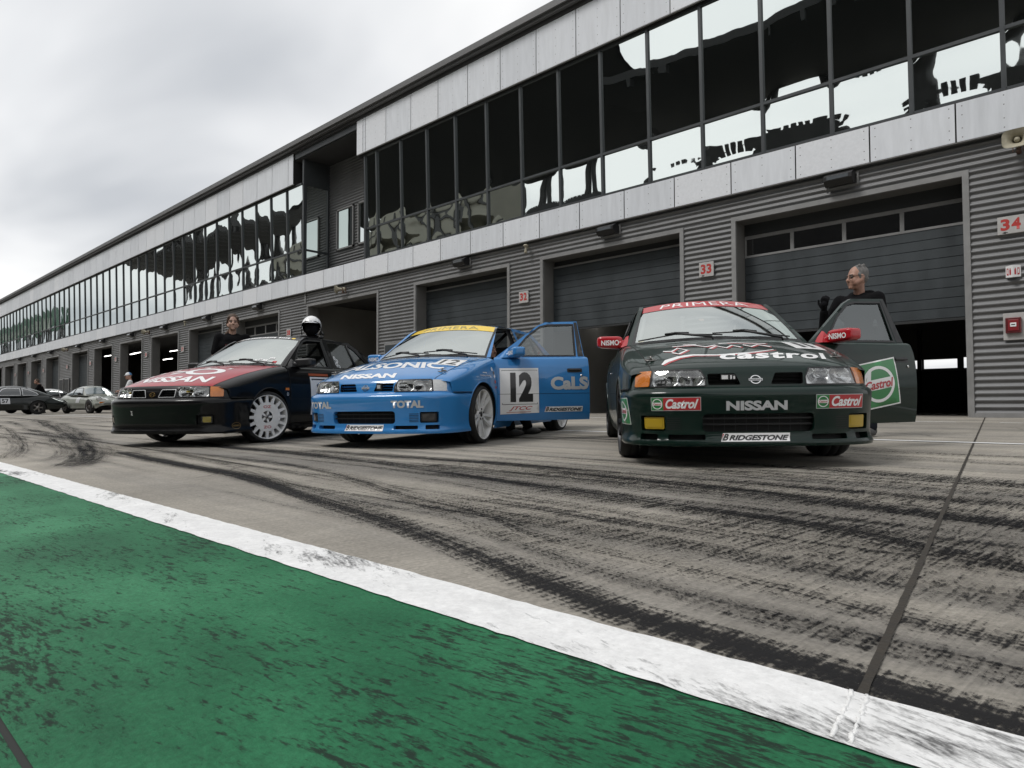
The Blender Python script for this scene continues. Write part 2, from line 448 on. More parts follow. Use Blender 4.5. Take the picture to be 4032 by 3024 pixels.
# ---------------------------------------------------------------- materials
MATS = {}
def mat(name, col=(.5, .5, .5), rough=.5, metal=0.0, coat=0.0, spec=.5, bump=0.0, bscale=40.0, var=0.0, vscale=3.0, emit=None, estr=0.0, dirt=0.0, coatr=.04, vs3=None):
    if name in MATS: return MATS[name]
    m = bpy.data.materials.new(name); m.use_nodes = True; MATS[name] = m
    nt = m.node_tree; n = nt.nodes; l = nt.links; b = n['Principled BSDF']
    b.inputs['Base Color'].default_value = (*col, 1); b.inputs['Roughness'].default_value = rough; b.inputs['Metallic'].default_value = metal
    b.inputs['Coat Weight'].default_value = coat; b.inputs['Coat Roughness'].default_value = coatr; b.inputs['Specular IOR Level'].default_value = spec
    if emit: b.inputs['Emission Color'].default_value = (*emit, 1); b.inputs['Emission Strength'].default_value = estr
    if bump or var or dirt:
        tc = n.new('ShaderNodeTexCoord')
    if var or dirt:
        z = n.new('ShaderNodeTexNoise'); z.inputs['Scale'].default_value = vscale; z.inputs['Detail'].default_value = 6; z.inputs['Roughness'].default_value = .6
        if vs3:
            mp = n.new('ShaderNodeMapping'); mp.inputs['Scale'].default_value = vs3; l.new(tc.outputs['Object'], mp.inputs[0]); l.new(mp.outputs[0], z.inputs['Vector'])
        else: l.new(tc.outputs['Object'], z.inputs['Vector'])
        r = n.new('ShaderNodeMapRange'); r.inputs[1].default_value = .3; r.inputs[2].default_value = .7; r.inputs[3].default_value = 1-var; r.inputs[4].default_value = 1+var
        l.new(z.outputs['Fac'], r.inputs[0])
        h = n.new('ShaderNodeVectorMath'); h.operation = 'SCALE'; h.inputs[0].default_value = col; l.new(r.outputs[0], h.inputs['Scale'])
        l.new(h.outputs[0], b.inputs['Base Color'])
        rr = n.new('ShaderNodeMapRange'); rr.inputs[1].default_value = .3; rr.inputs[2].default_value = .7; rr.inputs[3].default_value = max(.02, rough*.85); rr.inputs[4].default_value = min(1, rough*1.2)
        l.new(z.outputs['Fac'], rr.inputs[0]); l.new(rr.outputs[0], b.inputs['Roughness'])
    if bump:
        z2 = n.new('ShaderNodeTexNoise'); z2.inputs['Scale'].default_value = bscale; z2.inputs['Detail'].default_value = 4
        l.new(tc.outputs['Object'], z2.inputs['Vector'])
        bp = n.new('ShaderNodeBump'); bp.inputs['Strength'].default_value = bump; bp.inputs['Distance'].default_value = .01
        l.new(z2.outputs['Fac'], bp.inputs['Height']); l.new(bp.outputs[0], b.inputs['Normal'])
    return m
def paint(name, col, rough=.32, coat=1.0):
    return mat('paint '+name, col, rough, 0, coat, .12, bump=.012, bscale=3.0, var=.05, vscale=2.0, coatr=.03)
def glassmat(name, tint=(.75, .78, .77), refl=.3, gl=(1, 1, 1), rough=.01, gain=.40):
    if name in MATS: return MATS[name]
    m = bpy.data.materials.new(name); m.use_nodes = True; MATS[name] = m
    nt = m.node_tree; n = nt.nodes; l = nt.links; n.clear()
    t = n.new('ShaderNodeBsdfTransparent'); t.inputs[0].default_value = (*tint, 1)
    g = n.new('ShaderNodeBsdfGlossy'); g.inputs[0].default_value = (*gl, 1); g.inputs['Roughness'].default_value = rough
    f = n.new('ShaderNodeLayerWeight'); f.inputs['Blend'].default_value = .35
    r = n.new('ShaderNodeMapRange'); r.inputs[1].default_value = 0; r.inputs[2].default_value = 1; r.inputs[3].default_value = refl; r.inputs[4].default_value = min(1, refl+gain)
    l.new(f.outputs['Fresnel'], r.inputs[0])
    mx = n.new('ShaderNodeMixShader'); l.new(r.outputs[0], mx.inputs[0]); l.new(t.outputs[0], mx.inputs[1]); l.new(g.outputs[0], mx.inputs[2])
    o = n.new('ShaderNodeOutputMaterial'); l.new(mx.outputs[0], o.inputs[0]); return m
M_BLACKPL = mat('black plastic', (.012, .012, .013), .45, bump=.05, bscale=300)
M_RUBBER = mat('tyre rubber', (.012, .012, .012), .75, var=.25, vscale=8, bump=.1, bscale=120)
M_DARK = mat('dark cavity', (.006, .006, .006), .8)
M_TRIM = mat('grey trim', (.20, .20, .20), .5, var=.06)
M_CHROME = mat('chrome', (.75, .75, .75), .12, 1.0)
M_ALU = mat('reflector', (.80, .80, .80), .22, 1.0, bump=.06, bscale=25)
M_WHITE = mat('white film', (.78, .78, .78), .4, coat=.4, var=.03)
M_RED = mat('red film', (.42, .016, .022), .35, coat=.5, var=.06)
M_BLACK = mat('black film', (.01, .01, .011), .35, coat=.4)
M_GREENF = mat('green film', (.012, .19, .045), .35, coat=.5, var=.06)
M_YELLOW = mat('yellow film', (.80, .55, .03), .35, coat=.5, var=.05)
M_SILV = mat('silver film', (.55, .56, .57), .35, .3)
M_AMBER = mat('amber lens', (.55, .16, .012), .15, coat=1, bump=.35, bscale=90)
M_YLENS = mat('yellow lens film', (.42, .28, .008), .35, coat=.6, bump=.1, bscale=60)
M_RIMW = mat('white wheel paint', (.74, .74, .73), .3, coat=.6, var=.05, vscale=9)
M_RIMD = mat('dark wheel paint', (.02, .02, .022), .35, .5)
M_STEEL = mat('brake steel', (.22, .21, .20), .35, .9, var=.2, vscale=20)
M_GLASS = glassmat('windscreen glass', (.66, .68, .67), .17, (.92, .97, .95))
M_GLASSD = glassmat('side glass', (.55, .57, .57), .14, (.9, .95, .95))
M_LENS = glassmat('lamp lens', (.86, .87, .87), .10)
M_SEAT = mat('seat fabric', (.03, .03, .034), .9, bump=.3, bscale=200)
M_CAGE = mat('cage tube', (.30, .30, .30), .4, coat=.2)
M_CAGEB = mat('black cage tube', (.02, .02, .02), .4, coat=.3)
M_SKIN = mat('skin', (.36, .20, .145), .5, var=.12, vscale=20, bump=.05, bscale=90)
M_SKINP = mat('pale skin', (.42, .26, .20), .5, var=.10, vscale=20)
M_CLOTHB = mat('black cloth', (.006, .006, .007), .95, spec=.1, var=.3, vscale=12, bump=.5, bscale=60)
M_JEANS = mat('dark denim', (.014, .016, .021), .95, spec=.1, var=.25, vscale=10, bump=.3, bscale=120)
M_SHOE = mat('shoe', (.05, .05, .05), .7, var=.2)
M_HAIRG = mat('grey hair', (.16, .155, .15), .7, bump=.8, bscale=220, var=.3, vscale=60)
M_HAIRB = mat('brown hair', (.075, .045, .028), .65, bump=.7, bscale=200, var=.3, vscale=50)
# ---------------------------------------------------------------- ground and paint
def nodes_of(name):
    m = bpy.data.materials.new(name); m.use_nodes = True; MATS[name] = m
    nt = m.node_tree; return m, nt.nodes, nt.links, nt.nodes['Principled BSDF']
def nmath(n, l, op, a, b=None, clampit=False):
    q = n.new('ShaderNodeMath'); q.operation = op; q.use_clamp = clampit
    for i, v in enumerate((a, b)):
        if v is None: continue
        if isinstance(v, (int, float)): q.inputs[i].default_value = v
        else: l.new(v, q.inputs[i])
    return q.outputs[0]
def nnoise(n, l, vec, scale3=(1, 1, 1), scale=1.0, detail=5, rough=.55, dist=0.0, rot=0.0, loc=(0, 0, 0)):
    mp = n.new('ShaderNodeMapping'); mp.inputs['Scale'].default_value = scale3; mp.inputs['Location'].default_value = loc
    src = vec
    if rot:
        m0 = n.new('ShaderNodeMapping'); m0.inputs['Rotation'].default_value = (0, 0, rot); l.new(vec, m0.inputs[0]); src = m0.outputs[0]
    l.new(src, mp.inputs[0])
    z = n.new('ShaderNodeTexNoise'); z.inputs['Scale'].default_value = scale; z.inputs['Detail'].default_value = detail; z.inputs['Roughness'].default_value = rough; z.inputs['Distortion'].default_value = dist
    l.new(mp.outputs[0], z.inputs['Vector']); return z.outputs['Fac']
def nramp(n, l, f, stops):
    r = n.new('ShaderNodeValToRGB'); l.new(f, r.inputs[0]); e = r.color_ramp.elements
    e[0].position, e[0].color = stops[0][0], (*stops[0][1], 1); e[1].position, e[1].color = stops[-1][0], (*stops[-1][1], 1)
    for p, c in stops[1:-1]: q = e.new(p); q.color = (*c, 1)
    return r.outputs[0]
def nrange(n, l, f, a, b, c=0.0, d=1.0):
    r = n.new('ShaderNodeMapRange'); l.new(f, r.inputs[0]); r.inputs[1].default_value = a; r.inputs[2].default_value = b; r.inputs[3].default_value = c; r.inputs[4].default_value = d; return r.outputs[0]
def nmix(n, l, f, a, b):
    m = n.new('ShaderNodeMix'); m.data_type = 'RGBA'
    if isinstance(f, (int, float)): m.inputs['Factor'].default_value = f
    else: l.new(f, m.inputs['Factor'])
    for k, v in (('A', a), ('B', b)):
        if isinstance(v, tuple): m.inputs[k].default_value = (*v, 1)
        else: l.new(v, m.inputs[k])
    return m.outputs['Result']
def nbump(n, l, h, strength, dist, b, prev=None):
    q = n.new('ShaderNodeBump'); q.inputs['Strength'].default_value = strength; q.inputs['Distance'].default_value = dist
    l.new(h, q.inputs['Height']); 
    if prev: l.new(prev, q.inputs['Normal'])
    l.new(q.outputs[0], b.inputs['Normal']); return q.outputs[0]
JA = math.atan2(1.34, 11.8)       # skew of the slab joint from square
def concrete_mat():
    m, n, l, b = nodes_of('concrete apron')
    tc = n.new('ShaderNodeTexCoord').outputs['Object']
    big = nnoise(n, l, tc, (.10, .55, 1), 1.0, 6, .6, .6)
    mid = nnoise(n, l, tc, (1, 1, 1), 2.2, 8, .62)
    fine = nnoise(n, l, tc, (1, 1, 1), 70, 6, .7)
    broom = nnoise(n, l, tc, (150, 3.5, 1), 1.0, 3, .6, rot=JA)
    lanes = nnoise(n, l, tc, (.05, 2.6, 1), 1.0, 5, .6, .3)
    c = nramp(n, l, big, [(.30, (.215, .200, .174)), (.48, (.325, .300, .258)), (.66, (.405, .374, .320))])
    c = nmix(n, l, nrange(n, l, lanes, .44, .64, 0, .55), c, (.150, .144, .136))
    v = nmath(n, l, 'MULTIPLY', nrange(n, l, mid, .3, .7, .84, 1.14), nrange(n, l, fine, .3, .7, .72, 1.24))
    v = nmath(n, l, 'MULTIPLY', v, nrange(n, l, broom, .32, .68, .85, 1.12))
    s = n.new('ShaderNodeVectorMath'); s.operation = 'SCALE'; l.new(c, s.inputs[0]); l.new(v, s.inputs['Scale'])
    vo = n.new('ShaderNodeTexVoronoi'); vo.feature = 'DISTANCE_TO_EDGE'; vo.inputs['Scale'].default_value = .55; vo.inputs['Randomness'].default_value = 1
    w = n.new('ShaderNodeTexNoise'); w.inputs['Scale'].default_value = 3; w.inputs['Detail'].default_value = 6; l.new(tc, w.inputs['Vector'])
    ad = n.new('ShaderNodeMix'); ad.data_type = 'VECTOR'; ad.inputs['Factor'].default_value = .22; l.new(tc, ad.inputs['A']); l.new(w.outputs['Color'], ad.inputs['B']); l.new(ad.outputs['Result'], vo.inputs['Vector'])
    crack = nmath(n, l, 'MULTIPLY', nrange(n, l, vo.outputs['Distance'], .002, .007, 1, 0), nrange(n, l, nnoise(n, l, tc, (1, 1, 1), .7, 3), .52, .60, 0, .55))
    l.new(nmix(n, l, crack, s.outputs[0], (.05, .045, .04)), b.inputs['Base Color'])
    b.inputs['Roughness'].default_value = .82; b.inputs['Specular IOR Level'].default_value = .35
    hh = nmath(n, l, 'ADD', nmath(n, l, 'MULTIPLY', fine, .6), nmath(n, l, 'MULTIPLY', broom, .7))
    nbump(n, l, hh, .5, .004, b)
    return m
mb = MB(); Yb = [-400, -3, 13.5, 400]
for ya, yb in zip(Yb, Yb[1:]):
    mb.add([(-600, ya, gz(ya)), (500, ya, gz(ya)), (500, yb, gz(yb)), (-600, yb, gz(yb))], [(0, 1, 2, 3)])
tag(mb.build('ground', [concrete_mat()]), None, None, kind='structure')
def lane_strip(name, x0, x1, y0, y1, m, dz, nx=1, ny=1, ragged=0.0):
    ys = [y0+(y1-y0)*j/ny for j in range(ny+1)]; vs = []; fs = []
    rnd = random.Random(name)
    for i in range(nx+1):
        x = lerp(x0, x1, i/nx)
        for j, y in enumerate(ys):
            q = rnd.uniform(-ragged, ragged) if ragged and j in (0, ny) else 0
            vs.append((x, y+q, gz(y)+dz))
    for i in range(nx):
        for j in range(ny): a = i*(ny+1)+j; fs.append((a, a+ny+1, a+ny+2, a+1))
    o = mesh_obj(name, vs, fs, m); return tag(o, None, None, kind='structure')
def green_mat():
    m, n, l, b = nodes_of('green road paint')
    tc = n.new('ShaderNodeTexCoord').outputs['Object']
    big = nnoise(n, l, tc, (1, 1.6, 1), 1.6, 6, .6)
    base = nramp(n, l, big, [(.3, (.011, .086, .038)), (.5, (.020, .130, .058)), (.7, (.042, .195, .094))])
    fine = nnoise(n, l, tc, (1, 1, 1), 90, 5, .7)
    v = n.new('ShaderNodeVectorMath'); v.operation = 'SCALE'; l.new(base, v.inputs[0]); l.new(nrange(n, l, fine, .3, .7, .75, 1.25), v.inputs['Scale'])
    # rubber smeared on the high spots, long along the lane
    zone = nnoise(n, l, tc, (.9, 2.2, 1), 1.3, 4, .6, .4, loc=(3.1, .4, 0))
    s1 = nnoise(n, l, tc, (15, 62, 1), 1.0, 5, .60, .5, rot=-.10)
    s2 = nnoise(n, l, tc, (40, 130, 1), 1.0, 5, .70, .3, rot=-.10)
    cov = nmath(n, l, 'ADD', nmath(n, l, 'ADD', nmath(n, l, 'MULTIPLY', nrange(n, l, zone, .30, .70), .40), nmath(n, l, 'MULTIPLY', nrange(n, l, s1, .30, .70), .52)), nmath(n, l, 'MULTIPLY', nrange(n, l, s2, .30, .70), .52))
    f = nrange(n, l, cov, .80, 1.00, 0, .87)
    col = nmix(n, l, f, v.outputs[0], (.014, .020, .017))
    wear = nrange(n, l, nnoise(n, l, tc, (1, 1, 1), 26, 8, .75, loc=(9, 2, 0)), .70, .73, 0, .6)
    col = nmix(n, l, wear, col, (.16, .30, .20))
    l.new(col, b.inputs['Base Color']); l.new(nrange(n, l, f, 0, 1, .6, .8), b.inputs['Roughness']); b.inputs['Specular IOR Level'].default_value = .16
    h = nmath(n, l, 'ADD', nmath(n, l, 'MULTIPLY', nnoise(n, l, tc, (14, 30, 1), 1.0, 6, .6, .3), 1.0), nmath(n, l, 'MULTIPLY', fine, .35))
    nbump(n, l, h, .7, .006, b); return m
def white_mat():
    m, n, l, b = nodes_of('white road paint')
    tc = n.new('ShaderNodeTexCoord').outputs['Object']
    fine = nnoise(n, l, tc, (1, 1, 1), 60, 6, .7); mid = nnoise(n, l, tc, (1, 1, 1), 9, 6, .65)
    v = n.new('ShaderNodeVectorMath'); v.operation = 'SCALE'; v.inputs[0].default_value = (.80, .80, .795); l.new(nmath(n, l, 'MULTIPLY', nrange(n, l, fine, .3, .7, .84, 1.06), nrange(n, l, mid, .3, .7, .86, 1.05)), v.inputs['Scale'])
    zone = nnoise(n, l, tc, (1.3, 6, 1), 1.0, 4, .6, .3, loc=(.6, 1.7, 0))
    s1 = nnoise(n, l, tc, (10, 40, 1), 1.0, 6, .65, .5, rot=.35); s2 = nnoise(n, l, tc, (60, 160, 1), 1.0, 4, .7, rot=.35)
    cov = nmath(n, l, 'ADD', nmath(n, l, 'ADD', nmath(n, l, 'MULTIPLY', zone, 1.0), nmath(n, l, 'MULTIPLY', s1, .7)), nmath(n, l, 'MULTIPLY', s2, .35))
    l.new(nmix(n, l, nrange(n, l, cov, 1.10, 1.26, 0, .90), v.outputs[0], (.05, .05, .05)), b.inputs['Base Color'])
    b.inputs['Roughness'].default_value = .6
    nbump(n, l, nmath(n, l, 'ADD', fine, nmath(n, l, 'MULTIPLY', mid, 1.5)), .45, .004, b); return m
M_GREENP, M_WHITEP = green_mat(), white_mat()
lane_strip('green_strip', -90, 14, .215, .952, M_GREENP, .0035, 1, 4)
lane_strip('green_strip', -90, 14, -.60, .205, M_GREENP, .0035, 1, 4)
M_SEAM = mat('dirty seam', (.02, .022, .02), .9)
lane_strip('seam', -90, 14, .200, .220, M_SEAM, .0025, 1, 1)
lane_strip('white_line', -90, 14, .948, 1.122, M_WHITEP, .0065, 2600, 2, .0035)
lane_strip('white_line', -95, 14, 6.985, 7.095, M_WHITEP, .0050, 60, 1, .003)
for a, b_ in ((-2.75, -1.80), (-1.28, .6), (-9.0, -7.6), (-14.6, -13.2)): lane_strip('white_line', a, b_, 11.36, 11.44, M_WHITEP, .0050, 12, 1, .003)
for a, b_, y in ((-34, -25.5, 7.9), (-60, -45, 9.5)): lane_strip('white_line', a, b_, y, y+.1, M_WHITEP, .0055, 20, 1, .003)
# sealed slab joints running towards the garages
M_SEAL = mat('joint sealant', (.030, .025, .019), .85, bump=.4, bscale=80, var=.3, vscale=30)
for k, x0 in enumerate((-.308, -12.6, -25.0, -37.4)):
    mb = MB(); L, R_ = [], []; rnd = random.Random(k); n_ = 240
    for i in range(n_+1):
        y = lerp(1.122, 13.45, i/n_); x = x0 - (y-1.122)*math.tan(JA); w = .0072+rnd.uniform(-.0014, .0014)
        L.append((x-w, y, gz(y)+.0040)); R_.append((x+w+rnd.uniform(-.001, .001), y, gz(y)+.0040))
    mb.add(L+R_, [(i, n_+1+i, n_+2+i, i+1) for i in range(n_)]); tag(mb.build('slab_joint', [M_SEAL]), None, None, kind='structure')
# where the line is painted across the joint: a low filled ridge
M_RIDGE = mat('thick white paint', (.80, .80, .79), .55, bump=.5, bscale=120, var=.06, vscale=40)
mb = MB(); rnd = random.Random(3)
for sx in (-.012, .010):
    pts = [(-.308 + sx + .12*(1.122-y)+rnd.uniform(-.002, .002), y, gz(y)+.0062) for y in np.linspace(.955, 1.118, 26)]
    mb.tube(pts, [.0026+rnd.uniform(-.0014, .0022) for _ in pts], 0, 6)
tag(mb.build('white_line', [M_RIDGE]), None, None, kind='structure')
# rubber laid down by turning wheels
def rubber_mat():
    m, n, l, b = nodes_of('rubber marks')
    uvn = n.new('ShaderNodeUVMap'); uvn.uv_map = 'UVMap'; sp = n.new('ShaderNodeSeparateXYZ'); l.new(uvn.outputs[0], sp.inputs[0])
    dn = n.new('ShaderNodeUVMap'); dn.uv_map = 'dens'; ds = n.new('ShaderNodeSeparateXYZ'); l.new(dn.outputs[0], ds.inputs[0])
    tc = n.new('ShaderNodeTexCoord').outputs['Object']
    v = sp.outputs[1]; e = nmath(n, l, 'MULTIPLY', nrange(n, l, v, 0, .45, 0, 1), nrange(n, l, v, .55, 1, 1, 0))
    streak = nnoise(n, l, uvn.outputs[0], (.9, 11, 1), 1.0, 5, .65, .15)
    broad = nnoise(n, l, uvn.outputs[0], (.35, 2.0, 1), 1.0, 3, .5)
    groove = nnoise(n, l, tc, (105, 6.0, 1), 1.0, 5, .70, .15, rot=JA)
    speck = nnoise(n, l, tc, (95, 130, 1), 1.0, 4, .7)
    st = lambda f, a, b_: nrange(n, l, f, a, b_)
    N_ = nmath(n, l, 'ADD', nmath(n, l, 'MULTIPLY', st(groove, .34, .66), .36), nmath(n, l, 'MULTIPLY', st(speck, .36, .64), .32))
    N_ = nmath(n, l, 'ADD', N_, nmath(n, l, 'MULTIPLY', st(streak, .30, .70), .30))
    x = nmath(n, l, 'MULTIPLY', nmath(n, l, 'ADD', ds.outputs[0], nmath(n, l, 'MULTIPLY', nmath(n, l, 'SUBTRACT', broad, .5), 1.1)), nmath(n, l, 'ADD', nmath(n, l, 'MULTIPLY', e, .75), .25))
    a = nrange(n, l, nmath(n, l, 'ADD', N_, nmath(n, l, 'MULTIPLY', x, .79)), .82, 1.03, 0, .88); a = nmath(n, l, 'MULTIPLY', a, nrange(n, l, e, 0, .12, 0, 1), True)
    film = nmath(n, l, 'MULTIPLY', nmath(n, l, 'MULTIPLY', e, nrange(n, l, streak, .34, .66, .25, .80)), nmath(n, l, 'MULTIPLY', ds.outputs[0], nmath(n, l, 'ADD', .22, nmath(n, l, 'MULTIPLY', st(speck, .40, .60), .45))), True)
    a = nmath(n, l, 'MAXIMUM', a, film)
    b.inputs['Base Color'].default_value = (.016, .016, .017, 1); b.inputs['Roughness'].default_value = .9; b.inputs['Specular IOR Level'].default_value = .12
    l.new(a, b.inputs['Alpha']); return m
marks = dict(v=[], f=[], uv=[], d=[])
def spline(P, step):
    P = [Vector((*p, 0)) for p in P]; out = []
    for i in range(len(P)-1):
        p0, p1, p2, p3 = P[max(0, i-1)], P[i], P[i+1], P[min(len(P)-1, i+2)]
        k = max(2, int((p2-p1).length/step))
        for j in range(k):
            t = j/k; out.append(.5*((2*p1) + (p2-p0)*t + (2*p0-5*p1+4*p2-p3)*t*t + (3*p1-p0-3*p2+p3)*t**3))
    return out+[P[-1]]
_layer = [0]
def mark(P, w, dens, step=.12):
    S_ = spline(P, step); base = len(marks['v']); u = random.uniform(0, 50); k = _layer[0]; _layer[0] += 1
    for i, p in enumerate(S_):
        t = (S_[min(i+1, len(S_)-1)] - S_[max(0, i-1)]).normalized(); nn = Vector((-t.y, t.x, 0)); ww = w[0]+(w[1]-w[0])*i/(len(S_)-1) if isinstance(w, tuple) else w
        if i: u += (p-S_[i-1]).length
        f = min(1, i/5, (len(S_)-1-i)/5)
        for s_, vv in ((-1, 0), (0, .5), (1, 1)):
            q = p+nn*s_*ww/2; marks['v'].append((q.x, q.y, gz(q.y)+.0018+.00001*k)); marks['uv'].append((u, vv)); marks['d'].append(dens*f - .4*(1-f))
    for i in range(len(S_)-1):
        for j in range(2): a = base+i*3+j; marks['f'].append((a, a+3, a+4, a+1))
MK = [([(-7.41, 2.12), (-5.29, 1.96), (-4.08, 1.91), (-2.96, 1.70), (-2.25, 1.58), (-1.67, 1.45), (-1.21, 1.32), (-.92, 1.25), (-.67, 1.21), (-.43, 1.19), (-.1, 1.17), (.6, 1.15)], (.34, .16), .80),
      ([(-7.05, 2.34), (-5.5, 2.47), (-3.88, 2.36), (-2.71, 2.05), (-2.0, 1.93), (-1.46, 1.72), (-1.0, 1.66), (-.62, 1.62), (-.2, 1.55), (.8, 1.5)], (.30, .18), .52),
      ([(-9.5, 3.2), (-7.17, 3.0), (-4.46, 2.92), (-2.47, 2.66), (-1.51, 2.51), (-1.0, 2.45), (-.64, 2.36), (-.21, 2.22), (.8, 2.1)], (.40, .36), .62),
      ([(-6, 3.2), (-4.55, 3.27), (-3.15, 3.34), (-2.24, 3.21), (-1.5, 3.12), (-.94, 3.02), (-.44, 2.95), (.6, 2.86)], (.40, .52), .66),
      ([(-2.6, 4.2), (-1.8, 4.22), (-1.19, 4.2), (-.38, 4.05), (.8, 3.9)], .42, .55), ([(-2.4, 3.75), (-1.2, 3.72), (.8, 3.55)], .25, .35),
      ([(-23.4, 4.7), (-14, 3.2), (-10.3, 2.53), (-7.28, 1.89), (-5.81, 1.39), (-5.42, 1.12)], .55, .58), ([(-24, 4.1), (-13, 2.7), (-9.5, 2.1), (-7.3, 1.7), (-6.2, 1.2)], .4, .45),
      ([(-19.3, 3.2), (-10.38, 1.96), (-7.24, 1.34), (-6.8, 1.12)], .3, .5), ([(-19.7, 4.43), (-12, 3.0), (-7.93, 2.14), (-6.3, 1.65), (-5.37, 1.15)], .4, .45), ([(-13.2, 2.2), (-9.33, 1.68), (-6.9, 1.16)], .25, .4),
      ([(-4.4, 1.12), (-4.1, 1.32), (-3.71, 1.58)], .06, .5), ([(-9, 2.75), (-5.06, 2.16), (-3.41, 1.86), (-1.9, 1.62)], .22, .40),
      ([(-3.4, 2.22), (-2.4, 1.92), (-1.4, 1.56), (-.8, 1.44), (.4, 1.38)], .14, .42), ([(-2.0, 1.72), (-1.2, 1.50), (-.6, 1.42), (.5, 1.36)], .12, .46), ([(-1.2, 1.46), (-.6, 1.36), (.6, 1.30)], .10, .5),
      ([(-.25, 1.72), (.7, 1.66)], .22, .6), ([(-.22, 1.30), (.7, 1.27)], .12, .66), ([(-.6, 1.95), (.8, 1.86)], .2, .4), ([(-5.9, 2.6), (-3.6, 2.58), (-2.0, 2.30), (-1.0, 2.14), (.6, 2.0)], .26, .36)]
for P, w, d_ in MK: mark(P, w, d_)
rnd = random.Random(5)
for k in range(12):
    x = rnd.uniform(-4.5, -1.6); L_ = rnd.uniform(3, 5.5); y = rnd.uniform(1.75, 3.9); s_ = -.05-.06*max(0, 3-y)*.5
    mark([(x, y), (x+L_*.35, y+s_*L_*.35), (x+L_*.7, y+s_*L_*.68), (x+L_, max(1.32, y+s_*L_*.9))], rnd.uniform(.45, .85), rnd.uniform(.30, .46), .15)
rnd = random.Random(11)
for k in range(120):
    x = rnd.uniform(-34, -1); L_ = rnd.uniform(3, 13); y = rnd.uniform(1.9, 6.6) if k < 95 else rnd.uniform(7.2, 12.5); s_ = rnd.uniform(-.06, .005) - .03*max(0, 3-y)*0
    mark([(x, y), (x+L_*.35, y+s_*L_*.25), (x+L_*.7, y+s_*L_*.6), (x+L_, y+s_*L_*1.1)], rnd.uniform(.10, .34), rnd.uniform(.22, .56) if k < 95 else rnd.uniform(.1, .3), .3)
for k in range(46):
    x = rnd.uniform(-10, -1.5); L_ = rnd.uniform(2, 7); y = rnd.uniform(1.5, 4.6); s_ = -.02-.05*max(0, 3-y)*.3
    mark([(x, y), (x+L_*.35, y+s_*L_*.3), (x+L_*.7, y+s_*L_*.65), (x+L_, max(1.2, y+s_*L_))], rnd.uniform(.08, .30), rnd.uniform(.22, .46), .2)
o = mesh_obj('tyre_marks', marks['v'], marks['f'], rubber_mat(), uv=marks['uv'])
_d = o.data.uv_layers.new(name='dens')
for lp in o.data.loops: _d.data[lp.index].uv = (marks['d'][lp.vertex_index], 0)
tag(o, None, None, kind='structure')
# ---------------------------------------------------------------- pit building
M_CORR = mat('ribbed grey sheet', (.145, .147, .149), .48, .25, var=.16, vscale=1.6, vs3=(1, 1, .22), bump=.05, bscale=25)
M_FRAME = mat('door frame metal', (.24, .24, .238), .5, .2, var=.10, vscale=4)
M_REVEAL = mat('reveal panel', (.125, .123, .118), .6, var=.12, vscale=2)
M_DOOR = mat('door section', (.040, .048, .053), .5, .1, var=.22, vscale=2.2, vs3=(1, 1, .35), bump=.08, bscale=60)
M_DOORD = mat('door header', (.020, .022, .023), .6)
M_CLAD = mat('cladding board', (.665, .69, .725), .55, var=.07, vscale=9, vs3=(1, 1, .15), bump=.1, bscale=60)
M_CLAD2 = mat('cladding board aged', (.62, .645, .68), .55, var=.09, vscale=7, vs3=(1, 1, .12), bump=.1, bscale=60)
M_CLAD3 = mat('cladding board pale', (.70, .72, .75), .5, var=.05, vscale=18, bump=.1, bscale=60)
M_BACK = mat('dark backing', (.012, .012, .012), .8)
M_MULL = mat('mullion', (.052, .058, .062), .45, .2, var=.08)
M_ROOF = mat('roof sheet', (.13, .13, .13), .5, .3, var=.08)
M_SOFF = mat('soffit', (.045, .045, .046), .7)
M_INW = mat('garage wall', (.16, .155, .145), .8, var=.12, vscale=1)
M_INWP = mat('painted garage wall', (.24, .235, .22), .7, var=.10, vscale=1.5)
M_CEIL = mat('garage ceiling', (.05, .05, .05), .8)
def solar_mat():
    m = bpy.data.materials.new('solar glass'); m.use_nodes = True; nt = m.node_tree; n = nt.nodes; l = nt.links; b = n['Principled BSDF']
    g = n.new('ShaderNodeBsdfGlossy'); g.inputs[0].default_value = (.86, .92, .905, 1); g.inputs['Roughness'].default_value = .008
    b.inputs['Base Color'].default_value = (.006, .008, .008, 1); b.inputs['Roughness'].default_value = .1; b.inputs['Specular IOR Level'].default_value = .2
    tc = n.new('ShaderNodeTexCoord').outputs['Object']
    z = nnoise(n, l, tc, (1, 1, 1.2), 1.15, 2, .4, .2)
    q = n.new('ShaderNodeBump'); q.inputs['Strength'].default_value = 1; q.inputs['Distance'].default_value = .0010; l.new(z, q.inputs['Height'])
    l.new(q.outputs[0], g.inputs['Normal'])
    mx = n.new('ShaderNodeMixShader'); mx.inputs[0].default_value = .76; l.new(b.outputs[0], mx.inputs[1]); l.new(g.outputs[0], mx.inputs[2]); l.new(mx.outputs[0], n['Material Output'].inputs[0]); return m
M_SOLAR = solar_mat()
BLD = empty('pit_building', (0, D, 0), label='long two storey pit lane building with ribbed grey walls, garage doors and mirrored glazing', cat='building')
def bpart(mb, name, mats, parent=None):
    mb.xf(lambda p: (p[0], p[1]-D, p[2])) if parent is None or parent is BLD else mb.xf(lambda p: (p[0], p[1]-D, p[2]))
    return mb.build(name, mats, parent or BLD)
